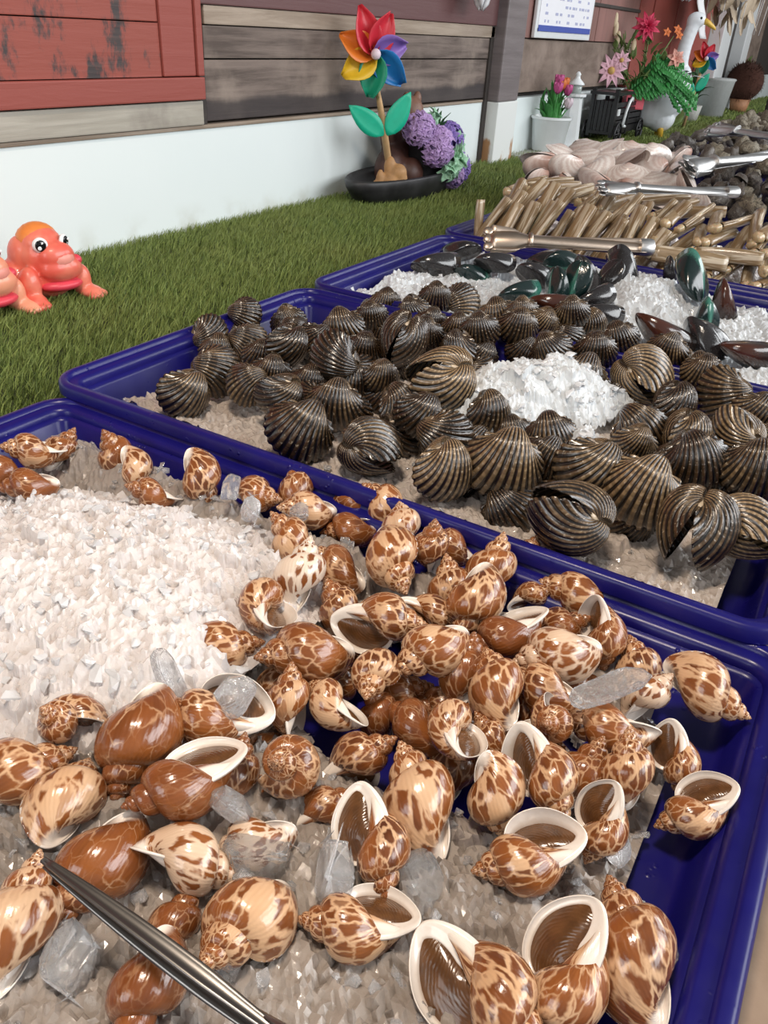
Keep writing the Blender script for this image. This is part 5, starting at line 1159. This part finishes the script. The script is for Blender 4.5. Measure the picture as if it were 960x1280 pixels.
    for c in ((-.17,0,.40),(-.16,0,.36),(-.06,-.03,.29),(-.14,0,.32)):
        mb=MB(); mb.ell(c,(.013,.013,.034)); mb.obj('bud','cream_bud',p)
    for c in ((.10,-.02,.36),(.15,-.02,.375),(.17,0,.35)):
        mb=MB(); flower(mb,c,.025,5,(.2,-1,.4),1,.1); mb.obj('orange_bloom','orange_petal',p)
def build_goose():
    o=thing('goose_statue','white goose statue with long neck, yellow beak and gold feet','statue',(5.06,1.215,T),-1.15); o.scale=(.90,)*3
    blob('body',[((-.06,0,.20),(.15,.115,.14)),((.04,0,.25),(.095,.095,.14)),((.075,0,.31),(.065,.065,.11)),((-.19,0,.24),(.08,.06,.05)),((-.04,-.07,.21),(.13,.045,.09)),((.0,0,.12),(.09,.09,.08)),
        *[((.058-.010*math.sin(q*3.1)+.02*q*q,0,.36+.26*q),(.044-.006*q,.042-.006*q,.05)) for q in [k/9 for k in range(10)]],((.088,0,.645),(.055,.040,.042)),((.074,0,.63),(.04,.036,.04))],'goose_white',o,.006,5)
    mb=MB(); mb.tube([(.126,0,.645),(.16,0,.632),(.195,0,.612),(.208,0,.602)],[.026,.022,.014,.006],12,.7); mb.obj('beak','beak_yellow',o)
    for s in (-1,1):
        mb=MB(); mb.ell((.106,s*.037,.655),(.007,.004,.007)); mb.obj('eye','gloss_black',o)
        mb=MB(); mb.tube([(.0,s*.05,.10),(.01,s*.05,.02)],[.022,.017],10); 
        for k in (-.35,0,.35): mb.tube([(.0,s*.05,.016),(.075*math.cos(k),s*.05+.075*math.sin(k),.008)],[.016,.009],8,.5)
        mb.obj('foot','gold_feet',o)
    mb=MB(); 
    for i in range(14):
        a=2*PI*i/14; mb.leaf((.075+.05*math.cos(a),.05*math.sin(a),.375),(.075+.10*math.cos(a),.09*math.sin(a),.35+.015*(i%3)),.035,.1,.001,4)
    mb.obj('neck_wreath','dark_leaf',o)
    mb=MB(); mb.leaf((.12,-.06,.36),(.19,-.09,.355),.02,0,.002); mb.obj('ribbon','white_cloth',o)
def spiky(mb,c,n,L,w,r,up=.6):
    for i in range(n):
        a=r.uniform(0,6.28); l=L*r.uniform(.6,1.1); c=Vector(c); e=c+Vector((math.cos(a)*l,math.sin(a)*l*.6,l*up*r.uniform(.2,1.3))); mb.leaf(c,e,w,.35,.001,6)
def build_far():
    r=random.Random(9)
    o=thing('spider_plant','dark green spiky plant in a small pale pot behind the goose','potted plant',(6.40,1.34,T)); mb=MB(); spiky(mb,(0,0,.11),46,.24,.03,r,.7); mb.obj('leaves','dark_leaf',o)
    mb=MB(); mb.lathe([(.01,0),(.05,0),(.07,.11),(.06,.11),(.01,.10)],16); mb.obj('pot','pale_stone',o)
    o=thing('broad_leaf','pale olive leaf lying on the turf at the goose feet','leaf',(5.72,1.30,T+.012)); mb=MB(); mb.leaf((0,0,0),(.26,.02,.05),.12,.2,.003,8); mb.obj('blade','olive_leaf',o)
    o=thing('lantern','small dark capped lantern on a grey stem behind the goose','lantern',(6.72,1.40,T)); mb=MB(); mb.lathe([(.01,0),(.06,0),(.05,.02),(.018,.03),(.018,.26),(.05,.28),(.01,.282)],14); mb.obj('stem','grey_plastic',o)
    mb=MB(); mb.lathe([(.01,.282),(.042,.285),(.042,.37),(.01,.372)],12); mb.obj('globe','glass_grey',o); mb=MB(); mb.lathe([(.085,.368),(.08,.38),(.03,.41),(.008,.425),(.001,.43)],14); mb.obj('cap','black_paint',o)
    o=thing('tapered_planter','large pale grey tapered tub behind the small pinwheel','planter',(7.0,1.33,T)); o.scale=(.60,.60,1.0); mb=MB(); mb.lathe([(.01,0),(.16,0),(.22,.25),(.235,.26),(.22,.268),(.01,.25)],24); mb.obj('tub','grey_plastic',o); mb=MB(); mb.lathe([(.01,.25),(.20,.255),(.19,.262),(.01,.264)],24); mb.obj('soil','brown_soil',o)
    p=thing('pinwheel','small rainbow pinwheel stuck behind the goose beak, farther along the wall','pinwheel',(5.80,1.24,T),-1.2); pinwheel(p,(.04,0,.40),.085,(0,0,0),.55,.9)
    o=thing('round_pot','round white pot with a small plant beside the brown ball','plant pot',(8.35,1.38,T)); mb=MB(); mb.lathe([(.01,0),(.07,0),(.11,.08),(.12,.16),(.125,.17),(.112,.17),(.01,.15)],20); mb.obj('pot','white_enamel',o); mb=MB(); spiky(mb,(0,0,.15),30,.2,.05,r,.9); mb.obj('leaves','olive_leaf',o)
    o=thing('dry_ball','fuzzy dark brown ball topiary in a terracotta pot at the far end','topiary',(7.85,1.27,T)); o.scale=(.62,)*3; mb=MB(); mb.lathe([(.01,0),(.10,0),(.13,.17),(.115,.17),(.01,.15)],18); mb.obj('pot','terracotta',o)
    mb=MB(); mb.ell((0,0,.37),(.235,.235,.225),None,28,18)
    for i in range(900):
        d=Vector((r.gauss(0,1),r.gauss(0,1),r.gauss(0,1))).normalized(); c=Vector((0,0,.37))+d*.215; mb.leaf(c,c+d*r.uniform(.03,.05)+Vector((r.uniform(-.02,.02),0,r.uniform(-.02,.02))),.012,.1,.001,2)
    mb.obj('ball','dry_brown',o)
    mb=MB(); mb.tube([(0,0,.14),(0,0,.2)],.02,8); mb.obj('stem','dark_wood',o)
    # hanging things under the eaves
    o=thing('shell_chime','beige capiz shell wind chime hanging over the far trays','wind chime',(5.9,1.12,1.235)); 
    for k in range(64):
        a=r.uniform(0,6.28); q=math.sqrt(r.random())*.36; z=r.uniform(.0,.30)*(1-.4*q/.36)+.25*(q/.36)**2
        mb=MB(); R=Matrix.Rotation(r.uniform(-.7,.7),3,'Y')@Matrix.Rotation(PI/2+r.uniform(-.6,.6),3,'X'); mb.lathe([(.001,-.003),(.058,-.001),(.060,.0),(.058,.001),(.001,.003)],16,(q*math.cos(a),q*math.sin(a)*.6,z),R); mb.obj('capiz_disc','capiz',o)
    mb=MB(); mb.lathe([(.34,.40),(.36,.40),(.36,.42),(.34,.42)],28,(0,0,0),None,1,.6)
    for k in range(10): a=2*PI*k/10; mb.tube([(.33*math.cos(a),.2*math.sin(a),.41),(.28*math.cos(a),.17*math.sin(a),.02)],.002,5)
    mb.tube([(0,0,.4),(0,0,.75)],.004,6); mb.obj('cords','white_cloth',o)
    def cloth(name,label,loc,w,h,d,seed):
        o=thing(name,label,'hanging cloth',loc); rr=random.Random(seed); g=[]
        for i in range(20):
            q=i/19; row=[]
            for j in range(26):
                a=2*PI*j/25; f=1+.18*math.sin(5*a+seed)+.10*math.sin(9*a+q*4); rad=(math.sin(PI*min(.98,.06+q*.94))**.6 if q<.5 else 1-.1*math.sin(6*q))*(1 if q>.04 else .4)
                row.append((w*rad*f*math.cos(a),d*rad*f*math.sin(a),h*(q)+.02*math.sin(3*a)))
            g.append(row)
        mb=MB(); mb.sheet(g,.003); mb.obj('drape','white_cloth',o); return o
    cloth('cloth_bundle','white gathered cloth hanging above the goose head',(5.10,1.22,1.400),.22,.5,.10,1)
    o=cloth('cloth_bundle','small white cloth tuft hanging by the grey post',(2.92,1.38,1.268),.065,.4,.05,2)
    o=cloth('cloth_bundle','white gathered cloth between white post and shell chime',(6.55,1.33,1.40),.26,.6,.09,3)
    o=thing('white_ribbon','white ribbon tail hanging down beside the goose beak','ribbon',(5.35,1.19,1.22)); g=[[(.012*i-.02*j*0+ j*.055-.16+.017*i,0+.004*math.sin(i),.20-.02*i) for j in range(4)] for i in range(11)]
    mb=MB(); mb.sheet(g,.003); mb.tube([(-.05,0,.2),(-.05,0,.6)],.004,6); mb.obj('tail','white_cloth',o)
    o=thing('hanging_plant','dark twig with a pink flower at the frame edge near the chime','flower',(7.35,.98,1.03)); mb=MB(); mb.tube([(0,0,.1),(.08,-.03,.12),(.25,-.1,.10)],.012,8); 
    for i in range(30): a=r.uniform(0,6.28); c=Vector((r.uniform(-.1,.2),r.uniform(-.08,.02),r.uniform(.05,.2))); mb.leaf(c,c+Vector((r.uniform(-.1,.1),0,r.uniform(-.06,.1))),.05,.1,.001,3)
    mb.obj('twig','dark_leaf',o); mb=MB(); flower(mb,(.26,-.10,.19),.10,8,(-.3,-1,.3),2,.1); mb.obj('bloom','pink_petal',o)
    mb=MB(); mb.tube([(0,0,-.31),(0,0,.1)],.014,8); mb.lathe([(.01,-.31),(.09,-.31),(.07,-.27),(.01,-.26)],12); mb.obj('stand','dark_wood',o)
# ------------------------------------------------------------------ tongs
def arm(mb,pts,ws,th,curl=0):
    # a bent metal strip: pts along it, half widths ws, across the local horizontal
    g=[]
    P=[Vector(p) for p in pts]
    for i,p in enumerate(P):
        d=(P[min(i+1,len(P)-1)]-P[max(i-1,0)]).normalized(); s=d.cross(Vector((0,0,1))).normalized(); up=s.cross(d)
        g.append([p+s*k*ws[i]+up*(curl*ws[i]*(abs(k)**2)) for k in (-1,-.6,-.2,.2,.6,1)])
    mb.sheet(g,th)
def tongs(name,label,a,b,mat,w,spread,scallop,rot=0,head=.055):
    a=Vector(a);b=Vector(b);d=b-a;L=d.length; o=thing(name,label,'tongs',a,rot=d.to_track_quat('X','Z')@Quaternion((1,0,0),rot))
    for s in (1,-1):
        if s<0 and spread==0: continue
        mb=MB(); n=26; pts=[];ws=[]
        for i in range(n):
            q=i/(n-1); x=q*L
            z=(spread/2)*s*(1-q)**.8+.0015*s
            if q*L<head: t=q*L/head; ww=w*(1.9-.25*t-.9*max(0,(t-.6)/.4)**1.5); z+=-.006*s*(1-t)**2
            elif scallop==2: ww=w*(.95+.25*q)
            else: ww=w*(.75+.35*q)
            pts.append((x,0,z)); ws.append(ww)
        arm(mb,pts,ws,.0016,-.55*s)
        if scallop==1:
            for k in (-1,0,1): mb.ell((-.004,k*w*1.15,(spread/2)*s-.006*s),(.010,w*.62,.0022),None,12,6)
        mb.obj('arm',mat,o)
    mb=MB(); R=Matrix.Rotation(PI/2,3,'Y')
    mb.lathe([(.004,L-.012),(w*1.15,L-.012),(w*1.25,L-.006),(w*1.25,L+.012),(w*1.1,L+.016),(.004,L+.016)],16,(0,0,0),R,.8,1); mb.obj('hinge_cap','steel',o); sharp(o.children[-1],40)
    if scallop:
        mb=MB(); mb.lathe([(w*.9,head+.004),(w*1.02,head+.004),(w*1.02,head+.012),(w*.9,head+.012)],16,(0,0,spread*.36),R,.55,1); mb.obj('collar',mat,o)
    return o
def build_tongs():
    o=thing('serving_tongs','dark steel tong blade crossing the front snails from the frame edge','tongs',(.135,.262,.818),rot=Vector((0,-1,-.04)).to_track_quat('X','Z'))
    for s,nm in ((1,'arm'),(-1,'arm')):
        mb=MB(); pts=[];ws=[]
        for i in range(30):
            q=i/29; x=q*.215; z=.0012*s-.003*(s<0)+.006*math.sin(q*3)*s+.010*max(0,q-.6); pts.append((x,-.0015*s*q,z))
            ws.append((.0012+0.0030*math.sin(PI*min(.5,q*1.1+.02))**.8 if q<.5 else .0042-.0018*min(1,(q-.5)/.2))*(1 if s>0 else .8))
        arm(mb,pts,ws,.0014,.35*s); mb.obj(nm,'dsteel',o)
    mb=MB(); mb.tube([(.125,.001,.004),(.17,.002,.012),(.215,.003,.016)],[.0012,.0026,.0034],10); mb.obj('rib','dsteel',o)
    tongs('serving_tongs','stainless steel tongs coloured with a brown reflection, with scalloped claw lying over the mussels',(1.566,.668,.826),(1.738,.392,.826),'refl_steel',.0145,.020,1,.85,.075)
    tongs('serving_tongs','silver tongs resting on the razor clams below pinkish clams',(1.885,.545,.905),(2.085,.305,.905),'steel',.012,.022,1,.45,.07)
    tongs('serving_tongs','bright silver tongs in the middle, on the dark grey shells',(2.385,.470,.912),(2.86,.285,.925),'steel',.019,.030,1,.5,.10)
    tongs('serving_tongs','upper silver tongs on the slate grey shells, farthest up the counter',(3.585,.655,.912),(3.40,.33,.925),'steel',.020,.030,1,.5,.11)
# ------------------------------------------------------------------ light and camera
def build_light():
    w=bpy.data.worlds.new('daylight'); SC.world=w; w.use_nodes=True; nt=w.node_tree; bg=nt.nodes['Background']
    tc=nt.nodes.new('ShaderNodeTexCoord'); sp=nt.nodes.new('ShaderNodeSeparateXYZ'); nt.links.new(tc.outputs['Generated'],sp.inputs[0])
    cr=nt.nodes.new('ShaderNodeValToRGB'); nt.links.new(sp.outputs[1],cr.inputs[0])
    mr=nt.nodes.new('ShaderNodeMapRange'); nt.links.new(sp.outputs[1],mr.inputs[0]); mr.inputs[1].default_value=-1; mr.inputs[2].default_value=1; nt.links.new(mr.outputs[0],cr.inputs[0])
    e=cr.color_ramp.elements; e[0].position=.0; e[0].color=(.95,.97,1,1); e[1].position=.75; e[1].color=(.16,.15,.14,1)
    nt.links.new(cr.outputs[0],bg.inputs[0]); bg.inputs[1].default_value=WORLD
    def area(n,loc,tgt,sx,sy,e,c):
        l=bpy.data.lights.new(n,'AREA'); l.shape='RECTANGLE'; l.size=sx; l.size_y=sy; l.energy=e; l.color=c
        o=bpy.data.objects.new(n,l); COL.objects.link(o); o.location=loc; o.rotation_euler=(Vector(tgt)-Vector(loc)).to_track_quat('-Z','Y').to_euler()
    area('opening_daylight',(1.6,-3.4,2.7),(1.3,.8,.8),4.2,1.8,L1,(.96,.98,1))
    area('doorway_daylight',(-2.6,.9,2.2),(1.2,1.2,.8),1.6,1.6,L2,(.95,.98,1))
    area('ceiling_bulb',(.15,.3,2.5),(.3,.3,.8),.25,.25,L3,(1,.85,.70))
    area('far_opening',(6.5,-3.0,3.0),(5.5,1.2,.8),4,2,L4,(.95,.98,1))
WORLD,L1,L2,L3,L4=.42,165,34,26,150
def build_camera():
    c=bpy.data.cameras.new('camera'); o=bpy.data.objects.new('camera',c); COL.objects.link(o)
    c.sensor_fit='VERTICAL'; c.sensor_height=36; c.sensor_width=27; c.lens=990/1280*36; c.clip_start=.01
    m=Matrix(CAMR).to_4x4(); m.translation=(0,0,1.19); o.matrix_world=m; SC.camera=o
    v=SC.view_settings; v.view_transform='Standard'; v.look='None'; v.gamma=1; v.exposure=EXPO; v.use_curve_mapping=False
EXPO=.0
build_setting(); build_trays(); build_chunks(); build_snails(); build_cockles(); build_mussels(); build_razors(); build_far_shells()
build_frog('frog_figurine','coral pink frog figurine with black eyes sitting whole on the turf',(.945,1.268,T+.004),-.22,'coral',.82)
build_frog('frog_figurine','salmon frog figurine cut off by the frame edge beside the coral one',(.805,1.269,T+.004),.0,'salmon',.82,'salmon')
build_planter(); build_tulips(); build_cart(); build_goose(); build_far(); build_tongs(); build_light(); build_camera()
bpy.context.view_layer.update()
